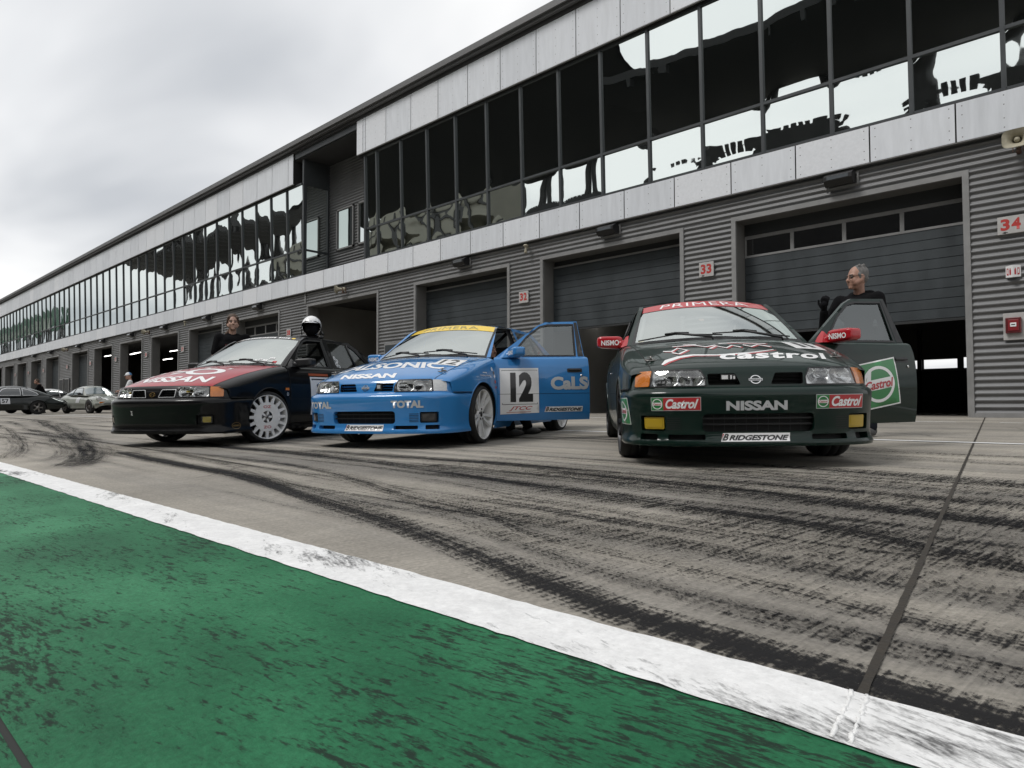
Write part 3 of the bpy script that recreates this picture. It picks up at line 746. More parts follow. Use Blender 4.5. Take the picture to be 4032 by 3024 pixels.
OPEN = [  # left, right, door bottom (None: open), kind
 (-6.07, -1.85, 1.71, 'glass'), (-11.43, -7.19, 2.22, 'plain'), (-16.80, -12.55, .02, 'plain'), (-23.45, -18.72, None, 'lit'), (-29.75, -25.60, .02, 'glass'),
 (-35.02, -31.00, .02, 'plain'), (-40.34, -36.30, None, 'lit'), (-45.69, -41.72, None, 'lit'), (-51.01, -47.07, None, 'lit'), (-56.29, -52.30, .02, 'plain'),
 (-63.78, -59.74, .02, 'plain'), (-68.85, -65.12, 1.75, 'plain'), (-74.08, -70.36, 1.05, 'plain'), (-79.42, -75.35, .02, 'plain'), (-84.8, -80.7, None, 'lit')]
ZT = 4.22; PER = .1144
def ribbed(mb, x0, x1, z0, z1, y=D, m=0):
    n = max(2, int(round((z1-z0)/PER*8))); P = []
    for i in range(n+1):
        z = lerp(z0, z1, i/n); ph = (z/PER) % 1
        # flat crest, slanted flanks
        h = smooth(min(1, abs(ph-.5)*2*1.55-.22))
        P.append((y-.004-.030*(1-h), z))
    vs = [(x0, a, b) for a, b in P]+[(x1, a, b) for a, b in P]; n1 = len(P)
    mb.add(vs, [(i, n1+i, n1+i+1, i+1) for i in range(n1-1)], m, True)
edges = sorted([(a, b) for a, b, _, _ in OPEN], reverse=True)
piers = [(edges[0][1], 4.0)] + [(edges[i+1][1], edges[i][0]) for i in range(len(edges)-1)] + [(-92, edges[-1][0])]
for a, b in piers:
    mb = MB(); ribbed(mb, a, b, .0, ZT); mb.box((a, D-.012, 0), (b, D-.045, .075), 1); mb.box((a+.01, D+.01, 0), (b-.01, D+.40, ZT), 2)
    bpart(mb, 'wall_panel', [M_CORR, M_FRAME, M_BACK])
mb = MB(); ribbed(mb, -92, 4, ZT+.001, 4.76); mb.box((-92, D+.02, ZT+.01), (4, D+.3, 4.9), 1); bpart(mb, 'wall_panel', [M_CORR, M_BACK])
for a, b, zb, kind in OPEN:
    mb = MB(); f = .095
    mb.box((a, D-.05, 0), (a+f, D+.012, ZT)); mb.box((b-f, D-.05, 0), (b, D+.012, ZT)); mb.box((a+f, D-.05, ZT-f), (b-f, D+.012, ZT))
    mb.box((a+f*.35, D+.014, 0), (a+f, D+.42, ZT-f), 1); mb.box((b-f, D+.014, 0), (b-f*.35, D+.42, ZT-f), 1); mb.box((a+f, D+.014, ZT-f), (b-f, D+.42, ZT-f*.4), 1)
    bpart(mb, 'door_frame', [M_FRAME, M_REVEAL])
    if zb is None: continue
    mb = MB(); x0, x1 = a+f+.01, b-f-.01; yd = D+.40; top = 3.94 if kind == 'plain' else 3.40; z = zb; h = .182
    mb.box((x0, yd, z), (x1, yd+.05, z+.05), 1); z += .052
    while z < top-.01:
        z1 = min(top, z+h); mb.add([(x0, yd+.012, z), (x1, yd+.012, z), (x1, yd, z+.008), (x0, yd, z+.008), (x1, yd, z1-.008), (x0, yd, z1-.008), (x1, yd+.012, z1), (x0, yd+.012, z1)], [(0, 1, 2, 3), (3, 2, 4, 5), (5, 4, 6, 7)], 0); z = z1
    mb.box((x0, yd+.014, zb), (x1, yd+.04, top), 3)
    mb.box((x0, yd-.01, top), (x1, yd+.05, top+.045), 2); mb.box((x0, yd+.06, top+.03), (x1, yd+.10, ZT-f), 1)
    if kind == 'glass':
        mb.box((x0, yd-.01, 3.80), (x1, yd+.05, 3.87), 2); w = (x1-x0)/4
        for k in range(5): c = x0+w*k; mb.box((max(x0, c-.035), yd-.008, 3.446), (min(x1, c+.035), yd+.048, 3.799), 2)
        mb.box((x0, yd, 3.871), (x1, yd+.05, ZT-f), 1)
    elif zb < .1:
        mb.box((x0, yd-.004, .85), (x1, yd-.001, .90), 2)
    gd = bpart(mb, 'garage_door', [M_DOOR, M_DOORD, M_FRAME, M_BACK])
    if kind == 'glass':
        mb = MB()
        for k in range(4): mb.box((x0+w*k+.035, yd+.012, 3.446), (x0+w*(k+1)-.035, yd+.022, 3.799))
        o = bpart(mb, 'window', [glassmat('door window', (.34, .35, .34), .12)], gd)
# garages inside: floor comes from the apron, side walls, ceiling, rear wall
mb = MB()
for i, (a, b) in enumerate(piers): c = (a+b)/2 if i else -.6; -60 < c < -31 or mb.box((c-.12, D+.42, 0), (c+.12, D+9, 4.45), 1 if -24.7 < c < -24 or -12.5 < c < -11.5 else 0)
mb.box((-92, D+.42, 4.46), (4, D+9.2, 4.6), 2); bpart(mb, 'partition_wall', [M_INW, M_INWP, M_CEIL])
mb = MB(); flat = lambda y: (lambda u, v, o=0: (u, y-o, v))
win = [(-5.05, 1.28, -4.48, 1.52), (-4.30, 1.27, -3.48, 1.53), (-3.32, 1.26, -3.02, 1.56)]
out = [(-92, 0), (4, 0), (4, 4.46), (-92, 4.46)]
add_patch(mb, out, flat(D+9.02), [[(a, b), (c, b), (c, d), (a, d)] for a, b, c, d in win], 3.0, hint=(0, D+20, 2)); bpart(mb, 'rear_wall', [M_INW])
mb = MB(); mb.box((-5.2, D+8.90, 0), (-2.9, D+8.96, 1.18), 0); mb.box((-4.44, D+8.9, 0), (-4.34, D+8.97, 2.4), 0); bpart(mb, 'rear_door', [M_DOORD])
# lower cladding band
def band(name, x0, x1, seams, ya, z0, z1, rivets):
    rp = random.Random(name+str(x0)); mb = MB(); S_ = sorted([s for s in seams if x0 < s < x1] + [x0, x1])
    for a, b in zip(S_, S_[1:]):
        mb.box((a+.013, ya, z0), (b-.013, ya+.012, z1), rp.choice((0, 0, 4, 5)))
        if (a+b)/2 > rivets:
            for fx in (.07, .5, .93):
                for fz in (.10, .33, .67, .90) if z1-z0 < 1 else (.06, .24, .42, .60, .78, .94):
                    x, z = lerp(a, b, fx), lerp(z0, z1, fz); r = .011
                    mb.add([(x+r*cos(pi*k/3), ya-.0015, z+r*sin(pi*k/3)) for k in range(6)], [tuple(range(6))], 2)
    mb.box((x0, ya+.02, z0-.004), (x1, ya+.05, z1+.004), 1); mb.box((x0, ya+.004, z0-.018), (x1, ya+.06, z0-.006), 3)
    return bpart(mb, name, [M_CLAD, M_BACK, M_TRIM, M_FRAME, M_CLAD2, M_CLAD3])
sm_low = [-2.0-1.337*k for k in range(-4, 70)]
band('cladding_band', -92, 4, sm_low, 13.35, 4.70, 5.37, -24)
mb = MB(); mb.box((-92, 13.42, 4.72), (4, D+.02, 5.36), 0); mb.box((-92, 13.40, 5.36), (4, D+3, 5.40), 1); bpart(mb, 'ledge', [M_BACK, M_SOFF])
band('upper_cladding_band', -19.77, 4, [-7.35-1.337*k for k in range(-9, 10)]+[-19.23], 13.25, 9.12, 10.33, -24)
band('upper_cladding_band', -92, -24.2, [-24.6-1.337*k for k in range(0, 50)], 13.25, 9.12, 10.33, -24)
for a, b in ((-19.77, 4), (-92, -24.2)):
    mb = MB(); mb.box((a, 13.31, 9.125), (b, D+.3, 10.30), 0); mb.box((a, 13.33, 9.07), (b, D+.2, 9.124), 0); bpart(mb, 'lintel', [M_BACK])
# roof with projecting metal eave
mb = MB()
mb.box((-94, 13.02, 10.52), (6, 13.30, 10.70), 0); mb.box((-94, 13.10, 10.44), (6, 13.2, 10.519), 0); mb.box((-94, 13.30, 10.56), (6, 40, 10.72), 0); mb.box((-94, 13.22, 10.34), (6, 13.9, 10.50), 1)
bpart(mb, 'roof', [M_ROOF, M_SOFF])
mb = MB(); mb.box((-24.15, 13.30, 10.10), (-19.80, 13.36, 10.45), 0); mb.box((-24.3, 13.36, 10.06), (-19.4, 15.4, 10.12), 1); bpart(mb, 'recess_ceiling', [M_MULL, M_SOFF])
# recess between the glazed parts
mb = MB(); ribbed(mb, -24.0, -19.2, 5.40, 10.1, 14.6); bpart(mb, 'recess_wall', [M_CORR])
for a, b in ((-23.05, -21.85), (-21.55, -20.3)):
    mb = MB(); z0, z1 = 6.45, 8.10; y = 14.55
    for q in ((a, z0, a+.06, z1), (b-.06, z0, b, z1), (a, z1-.06, b, z1), (a, z0, b, z0+.06)): mb.box((q[0], y-.05, q[1]), (q[2], y+.02, q[3]), 0)
    w = bpart(mb, 'recess_window', [M_FRAME]); mb = MB(); mb.box((a+.06, y+.0, z0+.06), (b-.06, y+.01, z1-.06)); bpart(mb, 'pane', [M_SOLAR], w)
mb = MB()
for y0, y1 in ((13.42, 13.56), (14.50, 14.60)): mb.box((-23.78, y0, 5.4), (-23.66, y1, 10.1), 0)
mb.box((-23.76, 13.56, 6.40), (-23.68, 14.5, 6.47), 0); mb.box((-23.76, 13.56, 9.05), (-23.68, 14.5, 10.1), 0); w = bpart(mb, 'return_window', [M_MULL])
mb = MB(); mb.box((-23.75, 13.56, 5.4), (-23.72, 14.5, 9.05)); bpart(mb, 'pane', [M_SOLAR], w)
mb = MB(); mb.box((-19.52, 13.40, 5.4), (-19.42, 13.54, 9.12), 0); mb.box((-19.5, 13.54, 5.4), (-19.46, 14.6, 10.1), 0); bpart(mb, 'corner_post', [M_MULL])
# mirrored windows: leaning out a little at the top
def wy(z): return 13.50 - .10*(z-5.45)/3.65
def window(a, b, rnd):
    mb = MB(); z0, zt, z1 = 5.40, 6.46, 9.10; hw = .034
    def bar(x0, x1, za, zb_, d0=.05, d1=.05):
        vs = [(x, wy(z)+q, z) for z in (za, zb_) for q in (-d0, d1) for x in (x0, x1)]
        mb.add(vs, [(0, 1, 5, 4), (2, 6, 7, 3), (0, 4, 6, 2), (1, 3, 7, 5), (4, 5, 7, 6), (0, 2, 3, 1)])
    bar(a-hw, a+hw, z0, z1); bar(a+hw, b-hw, zt-.03, zt+.03, .045); bar(a+hw, b-hw, z0, z0+.07, .04); bar(a+hw, b-hw, z1-.06, z1, .04)
    W_ = bpart(mb, 'window', [M_MULL]); mb = MB()
    for za, zb_ in ((z0+.07, zt-.03), (zt+.03, z1-.06)):
        A = rnd.uniform(.0016, .0046)*(1 if rnd.random() < .8 else -1); kx, kz = rnd.uniform(-.004, .004), rnd.uniform(-.003, .003); nz = 14 if zb_-za < 2 else 26
        def f(u, v):
            x, z = lerp(a+hw, b-hw, u), lerp(za, zb_, v)
            p = (1-(2*u-1)**4)*(1-(2*v-1)**(4 if zb_-za < 2 else 8))
            return (x, wy(z) + A*(p-.6) + kx*(u-.5) + kz*(v-.5), z)
        mb.sheet(f, 14, nz)
    bpart(mb, 'pane', [M_SOLAR], W_)
rw = random.Random(21)
xs = [-1.335-1.341*k for k in range(-4, 14)] + [-19.45]
for b, a in zip(xs, xs[1:]): window(a, b, rw)
xs = [-23.72] + [-24.95-1.341*k for k in range(0, 48)]
for b, a in zip(xs, xs[1:]): window(a, b, rw)
mb = MB(); mb.box((-92, 13.9, 5.41), (-23.9, 14.0, 10.0), 0); mb.box((-19.3, 13.9, 5.41), (4, 14.0, 10.0), 0); mb.box((-92, 40, 0), (4, 40.1, 10.5), 0) if 0 else None
bpart(mb, 'dark_room_sheet', [M_BACK])  # dark sheet added behind the panes in place of the unlit rooms
mb = MB(); mb.box((-23.60, D-.05, 4.27), (-23.52, D-.012, 4.70)); bpart(mb, 'rain_pipe', [M_FRAME])
# ---------------------------------------------------------------- touring cars
LAMP = [(.325, .543), (.325, .594), (.362, .651), (.725, .653), (.725, .543)]
SIG = [(.737, .543), (.737, .653), (.885, .648), (.905, .615), (.892, .543)]
GRILLE = [(.095, .546), (.128, .622), (.312, .622), (.306, .546)]
mirr = lambda P: [(-a, b) for a, b in reversed(P)]
def flip(fn): return lambda a, b, o=0.0: (lambda p: (p[0], -p[1], p[2]))(fn(a, b, o))
def T(p): return (-p[0], p[1], p[2])
def car_mesh(mb, name, mats, parent, fin=None):
    """car frame to Blender frame (front along +X)"""
    if fin: mb.xf(fin)
    mb.xf(T); mb.f = [tuple(reversed(f)) for f in mb.f]
    return mb.build(name, mats, parent)
class CDecal(Decal):
    def build(s, name, parent, fin=None): return car_mesh(s.mb, name, s.mats, parent, fin)
def arch_pts(cx, a0, a1, n=18, r=ARC_RAD):
    return [(cx + r*cos(a0+(a1-a0)*k/n), ARC_Z + r*sin(a0+(a1-a0)*k/n)) for k in range(n+1)]
WIN_F = [(1.50, .925), (1.70, 1.145), (1.86, 1.262), (1.95, 1.285), (2.25, 1.292), (2.235, .925)]
FRAME_F = [(1.33, .912), (1.83, 1.272), (1.93, 1.318), (2.30, 1.328), (2.335, .912)]
WIN_R = [(2.43, .930), (2.395, 1.288), (2.88, 1.278), (3.04, 1.20), (3.30, .965), (3.27, .930)]
def bucket_seat(parent, y):
    mb = MB()
    mb.box((1.78, y-.24, .27), (2.22, y+.24, .40), 0, .04)
    def back(u, v):
        z = lerp(.38, 1.10, v); x = 2.16 + .30*v*.8 - .10*abs(2*u-1)**3*(1 if v < .75 else .4)
        w = .25 if v < .7 else lerp(.25, .15, smooth((v-.7)/.12))
        return (x, y + (2*u-1)*w, z)
    mb.sheet(back, 10, 14, 0); mb.sheet(lambda u, v: (back(1-u, v)[0]+.06, back(1-u, v)[1], back(u, v)[2]), 10, 14, 0)
    mb.sheet(lambda u, v: (back(u, 1)[0]+.06*v, back(u, 1)[1], 1.10), 10, 1, 0)
    mb.tube([(2.06, y-.09, .42), (2.26, y-.09, .92), (2.42, y-.08, 1.0)], .022, 1, 6); mb.tube([(2.06, y+.09, .42), (2.26, y+.09, .92), (2.42, y+.08, 1.0)], .022, 1, 6)
    return car_mesh(mb, 'seat', [M_SEAT, M_RED], parent)
def wheel(parent, x, y, steer, kind, tyre_r=.302):
    """tyre, rim and brake disc round a hub; y>0 is the left side"""
    sg = 1 if y > 0 else -1
    hub = bpy.data.objects.new('wheel', None); hub.empty_display_size = .1; COL.objects.link(hub); hub.parent = parent
    hub.location = T((x, y, tyre_r - .002)); hub.rotation_euler = (0, 0, steer)
    w = .104
    t = MB(); R = tyre_r
    t.lathe([(.250, -w+.012), (.256, -w), (.278, -w-.004), (R-.012, -w+.010), (R-.003, -w+.026), (R, -w+.045), (R, -.034), (R-.006, -.031), (R-.006, -.027), (R, -.024), (R, .024), (R-.006, .027), (R-.006, .031), (R, .034), (R, w-.045), (R-.003, w-.026), (R-.012, w-.010), (.278, w+.004), (.256, w), (.250, w-.012)], axis='y', n=48)
    tyre = t.build('tyre', [M_RUBBER], hub)
    r = MB(); f = sg*w
    r.lathe([(.253, -w), (.246, -w+.015), (.236, -.03), (.236, f*.2), (.244, f*.75), (.252, f*.98), (.257, f*1.01), (.258, f*.9)], axis='y', n=48, m=0)
    f0 = f*.72
    def disc(u, v, h): return (u, f0+h*sg, v)
    if kind == 'slotted':
        n = 16
        pts = [(.172*cos(2*pi*k/48), .172*sin(2*pi*k/48)) for k in range(48)]; hole = [(.070*cos(2*pi*k/24), .070*sin(2*pi*k/24)) for k in range(24)]
        add_patch(r, pts, lambda a, b, o: (a, f0+.012*sg-.25*sg*max(0, .12-hypot(a, b))*.3, b), [hole], .03, m=0, hint=(0, -f*9, 0))
        for k in range(n):
            a = 2*pi*k/n; c, s_ = cos(a), sin(a)
            def sp(u, v, h): return (c*u - s_*v, f0+sg*(.012-.05*(u-.17)*0+h), s_*u + c*v)
            r.prism([(.166, -.019), (.25, -.014), (.25, .014), (.166, .019)], sp, -.022, 0, 0)
        r.lathe([(.070, f0+.008*sg), (.066, f0-.03*sg), (.03, f0-.03*sg), (0.001, f0-.03*sg)], axis='y', n=24, m=1)
        for k in range(5):
            a = 2*pi*k/5; c, s_ = cos(a), sin(a)
            r.lathe([(.0001, f0-.004*sg), (.012, f0-.004*sg), (.013, f0-.03*sg)], (c*.048, 0, s_*.048), 'y', 10, 2)
            r.prism([(.012, -.010), (.072, -.014), (.072, .014), (.012, .010)], lambda u, v, h: (cos(a+.63)*u - sin(a+.63)*v, f0+sg*h, sin(a+.63)*u+cos(a+.63)*v), -.02, .002, 0)
        r.lathe([(.0001, f0+.006*sg), (.022, f0+.004*sg), (.026, f0-.02*sg)], axis='y', n=16, m=2)
        d = Decal(lambda a, b, o=0: (a, f0+sg*(.012+o), b), hint=(0, -f*9, 0), base=.002)
        for a0 in (pi/2, -pi/2):
            q = quadmap([(-.05, -.016), (.05, -.016), (.05, .016), (-.05, .016)])
            c, s_ = cos(a0-pi/2), sin(a0-pi/2)
            cr = [q(0, 0), q(1, 0), q(1, 1), q(0, 1)]; cr = [(-(p[0]*c - (p[1]+.118)*s_), p[0]*s_ + (p[1]+.118)*c) for p in cr]
            d.text('OZ', cr, M_RED, 0, .02, nx=1, ny=1)
        rim = r.build('rim', [M_RIMW, M_RIMD, M_STEEL], hub)
        lt = d.build('wheel_lettering', hub)
    else:
        n = 10
        for k in range(n):
            a = 2*pi*k/n + (.10 if k % 2 else -.10); c, s_ = cos(a), sin(a)
            def sp(u, v, h): return (c*u - s_*v, f0+sg*(h + .030*max(0, u-.08)/.17 - .006), s_*u + c*v)
            r.prism([(.035, -.016), (.13, -.0125), (.25, -.018), (.25, .018), (.13, .0125), (.035, .016)], sp, -.026, 0, 0)
        r.lathe([(.075, f0-.03*sg), (.072, f0-.004*sg), (.032, f0), (.030, f0-.012*sg), (.0001, f0-.012*sg)], axis='y', n=28, m=0)
        r.lathe([(.0001, f0+.004*sg), (.026, f0+.002*sg), (.030, f0-.02*sg)], axis='y', n=16, m=2)
        for k in range(5):
            a = 2*pi*k/5+.3; r.lathe([(.0001, f0+.006*sg), (.010, f0+.006*sg), (.011, f0-.02*sg)], (cos(a)*.054, 0, sin(a)*.054), 'y', 8, 2)
        rim = r.build('rim', [M_RIMW if kind == 'spoked' else M_RIMD, M_RIMD, M_BLACKPL], hub)
    b = MB(); b.lathe([(.06, -.01*sg), (.145, -.01*sg), (.145, .012*sg), (.06, .012*sg)], axis='y', n=32, closed=True)
    b.box((-.05, -.05, .09), (.05, .04, .165), 1); b.lathe([(.234, -w*sg*.9), (.0001, -w*sg*.9)], axis='y', n=24, m=1)
    b.build('brake_disc', [M_STEEL, M_RIMD], hub)
    return hub
def mirror_mesh(fn_side, parent, m, fin=None):
    """door mirror standing off the window's front corner"""
    mb = MB(); bm = bmesh.new(); bmesh.ops.create_cube(bm, size=1)
    bmesh.ops.bevel(bm, geom=bm.edges[:], offset=.30, segments=5, affect='EDGES', profile=.6)
    for v in bm.verts:
        u, q, h = v.co.x, v.co.y, v.co.z
        v.co = Vector((1.535 + .115*u + .035*q + (.02 if u > 0 else 0), .868 + .205*q + .02*(q+.5), .958 + .115*h*(1 - .12*(q+.5)) + .012*q))
    mb.bm(bm, 0, True)
    mb.add([(1.36, .735, .905), (1.56, .738, .905), (1.47, .715, 1.01), (1.40, .79, .905), (1.52, .80, .91), (1.47, .74, 1.0)], [(0, 1, 4, 3), (1, 2, 5, 4), (2, 0, 3, 5), (3, 4, 5), (0, 2, 1)], 0)
    mb.tube([(1.48, .75, .935), (1.51, .81, .945)], [.040, .034], 0, 10)
    mb.sheet(lambda u, v: (1.606, .785+.165*u, .91+.095*v), 2, 2, 1)
    if fn_side < 0: mb.xf(lambda p: (p[0], -p[1], p[2])); mb.f = [tuple(reversed(f)) for f in mb.f]
    return car_mesh(mb, 'mirror', [m, M_CHROME], parent, fin)
def make_car(cfg):
    root = empty(cfg['name'], label=cfg['label'], cat='race car', group=cfg.get('group'))
    P, PH = cfg['paint'], cfg.get('hood', cfg['paint'])
    SIDES = ((1, side, gh), (-1, flip(side), flip(gh)))
    # hood
    mb = MB(); add_patch(mb, [(-1, .004), (1, .004), (1, .995), (-1, .995)], hood, res=.045, ry=.035, flange=.014)
    H = car_mesh(mb, 'hood', [PH], root)
    # nose panel with lamp and grille openings
    s1 = s_of_x(.335)
    top = lambda s: .667 - .012*min(1, abs(s)/HX)**3 - (.032*((abs(s)-HX)/(s1-HX))**1.5 if abs(s) > HX else 0)
    out = [(-s1, .531), (s1, .531)] + [(lerp(s1, -s1, k/40), top(lerp(s1, -s1, k/40))) for k in range(41)]
    holes = [rpoly(LAMP+SIG[1:4][::1] if 0 else [LAMP[0], LAMP[1], LAMP[2], (.885, .648), (.905, .615), (.892, .543)], .008), rpoly(GRILLE, .012)]
    holes += [mirr(h) for h in holes]
    mb = MB(); add_patch(mb, out, nose, holes, .028, .02, hole_flange=.045, fm=1, hint=(1.5, 0, .55))
    NP = car_mesh(mb, 'front_panel', [P, M_BLACKPL], root)
    # grilles
    for sgn in (1, -1):
        g = MB(); gp = GRILLE if sgn > 0 else mirr(GRILLE)
        add_patch(g, rpoly(gp, .01), nose, (), .05, m=0, o=-.05, hint=(1.5, 0, .55))
        for zc in (.571, .596):
            xs = [.10+.012*(zc-.546)/.03, .305]; pts = [(xs[0]*sgn, zc), (xs[1]*sgn, zc)]
            g.sheet(lambda u, v: nose(lerp(pts[0][0], pts[1][0], u), zc-.004+.008*v, -.012-.012*(1-v)), 8, 1, 1, False)
            g.sheet(lambda u, v: nose(lerp(pts[0][0], pts[1][0], u), zc+.004, -.012-.035*v), 8, 1, 1, False)
        car_mesh(g, 'grille', [M_DARK, P if cfg.get('painted_bars', True) else M_BLACKPL], root)
    if cfg.get('chrome_grille'):
        d = CDecal(nose, (1.5, 0, .55))
        for gp in (GRILLE, mirr(GRILLE)):
            o_ = rpoly([(a, b) for a, b in gp], .012); c_ = (sum(p[0] for p in o_)/len(o_), sum(p[1] for p in o_)/len(o_))
            d.poly([(c_[0]+(p[0]-c_[0])*1.10, c_[1]+(p[1]-c_[1])*1.16) for p in o_], M_SILV, 0, [o_], .02)
        d.build('grille_trim', root)
    # head lamps and turn signals
    for sgn in (1, -1):
        L = [p for p in LAMP] if sgn > 0 else mirr(LAMP)
        m = MB(); pl = rpoly(L, .008); n = len(pl)
        m.add([nose(a, b, -.004) for a, b in pl]+[nose(a, b, -.075) for a, b in pl], [(k, (k+1) % n, n+(k+1) % n, n+k) for k in range(n)], 0)
        def bowl(a, b, o=0):
            a = abs(a); t1 = hypot((a-.435)/.092, (b-.597)/.062); t2 = hypot((a-.620)/.110, (b-.597)/.066)
            return nose(a*sgn, b, -.085 + .065*min(1, min(t1, t2))**2)
        add_patch(m, pl, bowl, (), .012, .010, m=1, hint=(1.5, 0, .55))
        for a_, r_ in ((.435, .017), (.620, .015)):
            c0, c1 = nose(a_*sgn, .597, -.082), nose(a_*sgn, .597, -.034); m.tube([c0, c1], [r_, r_*.7], 2 if a_ < .5 else 1, 10)
        m.tube([nose(.525*sgn, .548, -.03), nose(.525*sgn, .648, -.035)], .004, 0, 6)
        hl = car_mesh(m, 'headlamp', [M_SILV, M_ALU, cfg.get('bulb', M_CHROME)], root)
        m = MB(); add_patch(m, pl, nose, (), .05, m=0, o=.001, flange=.004, hint=(1.5, 0, .55)); car_mesh(m, 'lens', [M_LENS], hl)
        d = CDecal(nose, (1.5, 0, .55), base=.0026); cx = .525*sgn
        d.poly(rpoly([(cx+(p[0]-cx)*1.028, .597+(p[1]-.597)*1.10) for p in L], .012), M_BLACKPL, 0, [rpoly([(cx+(p[0]-cx)*.985, .597+(p[1]-.597)*.95) for p in L], .008)], .02).build('lamp_bezel', hl)
        S_ = SIG if sgn > 0 else mirr(SIG)
        m = MB(); add_patch(m, rpoly(S_, .012), nose, (), .04, m=0, o=.001, flange=.03, hint=(1.5, 0, .55)); add_patch(m, rpoly(S_, .012), nose, (), .05, m=1, o=-.03, hint=(1.5, 0, .55))
        car_mesh(m, 'turn_signal', [cfg['sig'], M_ALU], root)
    # bumper
    S1 = s_of_x(.60)
    end = [(s_of_x(.93 - sqrt(ARC_RAD**2-(ARC_Z-z)**2)), z) for z in (.15, .2, .25, .3, .35, .4, .45, .5, .526)]
    zb = .146
    out = [(-end[0][0], zb), (end[0][0], zb)] + end[1:] + [(-a, b) for a, b in reversed(end[1:])]
    intake = rrect(-.352, .240, .352, .358, .03); fogb = rrect(.596, .247, .778, .348, .012); slots = [rrect(.335, .188, .577, .222, .008), rrect(.648, .186, .786, .226, .008)]
    low = cfg.get('slots', True)
    holes = [intake, fogb, mirr(fogb)] if cfg.get('intake', True) else [fogb, mirr(fogb)]
    if low: holes += slots + [mirr(h) for h in slots]
    mb = MB(); add_patch(mb, out, fascia, holes, .035, .022, hole_flange=.05, hint=(1.8, 0, .3))
    sf = lambda u: lerp(-end[-1][0], end[-1][0], u)
    mb.sheet(lambda u, v: tuple(lerp(p, q, v) for p, q in zip(fascia(sf(u), .526), nose(sf(u), .532, .0) if abs(sf(u)) < s1 else (lambda w: (w[0], (1 if sf(u) > 0 else -1)*w[1], .532))(side(plan_pt(sf(u))[0], .535)))), 80, 2, 0)
    mb.sheet(lambda u, v: (lambda p: (p[0]+.10*v, p[1]*(1-.06*v), zb+.02*v))(fascia(lerp(-end[0][0], end[0][0], u), zb)), 60, 2, 0)
    BU = car_mesh(mb, 'bumper', [P], root)
    mb = MB()
    for h in holes:
        if not cfg.get('intake', True): mb = MB()
        add_patch(mb, h, fascia, (), .06, m=0, o=-.05, hint=(1.8, 0, .3))
        if not cfg.get('intake', True): car_mesh(mb, 'bumper_mesh', [M_DARK], BU)
    if cfg.get('intake', True):
        for zc in (.288, .326): mb.sheet(lambda u, v: fascia(lerp(-.35, .35, u), zc-.005+.01*v, -.022), 20, 1, 1, False); mb.sheet(lambda u, v: fascia(lerp(-.35, .35, u), zc+.005, -.022-.02*v), 20, 1, 1, False)
        for k in range(9): a_ = -.28+.07*k; mb.sheet(lambda u, v: fascia(a_+.004*u, .242+.11*v, -.040), 1, 1, 1, False)
    if cfg.get('intake', True): car_mesh(mb, 'bumper_mesh', [M_DARK, M_BLACKPL], BU)
    for sgn in (1, -1):
        m = MB(); a0, a1 = cfg.get('fog', (.606, .758)); q = rrect(a0, .258, a1, .338, .01); q = q if sgn > 0 else mirr(q)
        add_patch(m, q, fascia, (), .05, o=-.012, flange=.03, m=0, hint=(1.8, 0, .3))
        ib = rrect(a0+.014, .268, a1-.014, .328, .008); ib = ib if sgn > 0 else mirr(ib)
        add_patch(m, ib, lambda a, b, o=0: fascia(a, b, -.0095), (), .03, m=1, hint=(1.8, 0, .3))
        car_mesh(m, 'fog_lamp', [cfg.get('fogframe', M_BLACKPL), cfg['fogm']], root)
        d = CDecal(fascia, (1.8, 0, .3))
        for k in range(6):
            z0 = .256+.0145*k; a_, b_ = (.494, .584); d.poly([(sgn*a_, z0), (sgn*b_, z0), (sgn*b_, z0+.005), (sgn*a_, z0+.005)], M_DARK, 0, res=.05)
        if low: d.build('louvre', BU)
    # fenders
    for sgn, sd, g_ in SIDES:
        mb = MB(); fn = fender if sgn > 0 else flip(fender)
        vs = [fn(i/24, j/8) for j in range(9) for i in range(25)]
        fs = [(j*25+i, j*25+i+1, (j+1)*25+i+1, (j+1)*25+i) for j in range(8) for i in range(24)]
        mb.add(vs, facing(vs, fs, (.8, 0, .3)), 0, True)
        sh = [shoulder(k/24) for k in range(25)]; a_end = math.asin((.53-ARC_Z)/ARC_RAD)
        low_a = math.asin((.205-ARC_Z)/ARC_RAD)
        ol = [(p[0], p[2]) for p in sh] + [(1.30, .21)] + arch_pts(ARC_F, low_a, pi-a_end) + [(.335, .533)]
        add_patch(mb, ol, sd, (), .045, m=0, flange=.0, hint=(1.5, 0, .4))
        mb.tube([sd(x, z, -.002) for x, z in arch_pts(ARC_F, low_a-.1, pi-a_end+.55, 30, ARC_RAD+.003)], .009, 0, 6)
        car_mesh(mb, 'fender', [P], root)
    # wheel wells, floor, engine mass, bulkheads
    mb = MB()
    for cx in (ARC_F, ARC_R):
        for sgn in (1, -1):
            mb.sheet(lambda u, v: (cx+.350*cos(pi*1.15*u-.23), sgn*lerp(.815, .50, v), ARC_Z+.350*sin(pi*1.15*u-.23)), 20, 1, 0)
            mb.sheet(lambda u, v: (cx+.350*v*cos(pi*1.15*u-.23), sgn*.50, ARC_Z+.350*v*sin(pi*1.15*u-.23)), 20, 1, 0)
    mb.box((.18, -.50, .17), (1.22, .50, .50), 0); mb.box((1.22, -.76, .17), (1.26, .76, .86), 0)
    mb.box((1.24, -.72, .165), (4.15, .72, .20), 0); mb.box((2.75, -.68, .2), (3.2, .68, .62), 0); mb.box((3.2, -.66, .62), (3.7, .66, .88), 0)
    mb.box((1.20, -.70, .80), (1.55, .70, .905), 0, .03)
    car_mesh(mb, 'floor_pan', [M_DARK], root)
    # flanks behind the doors, door openings, pillars, roof
    mb = MB()
    low_a = math.asin((.205-ARC_Z)/ARC_RAD)
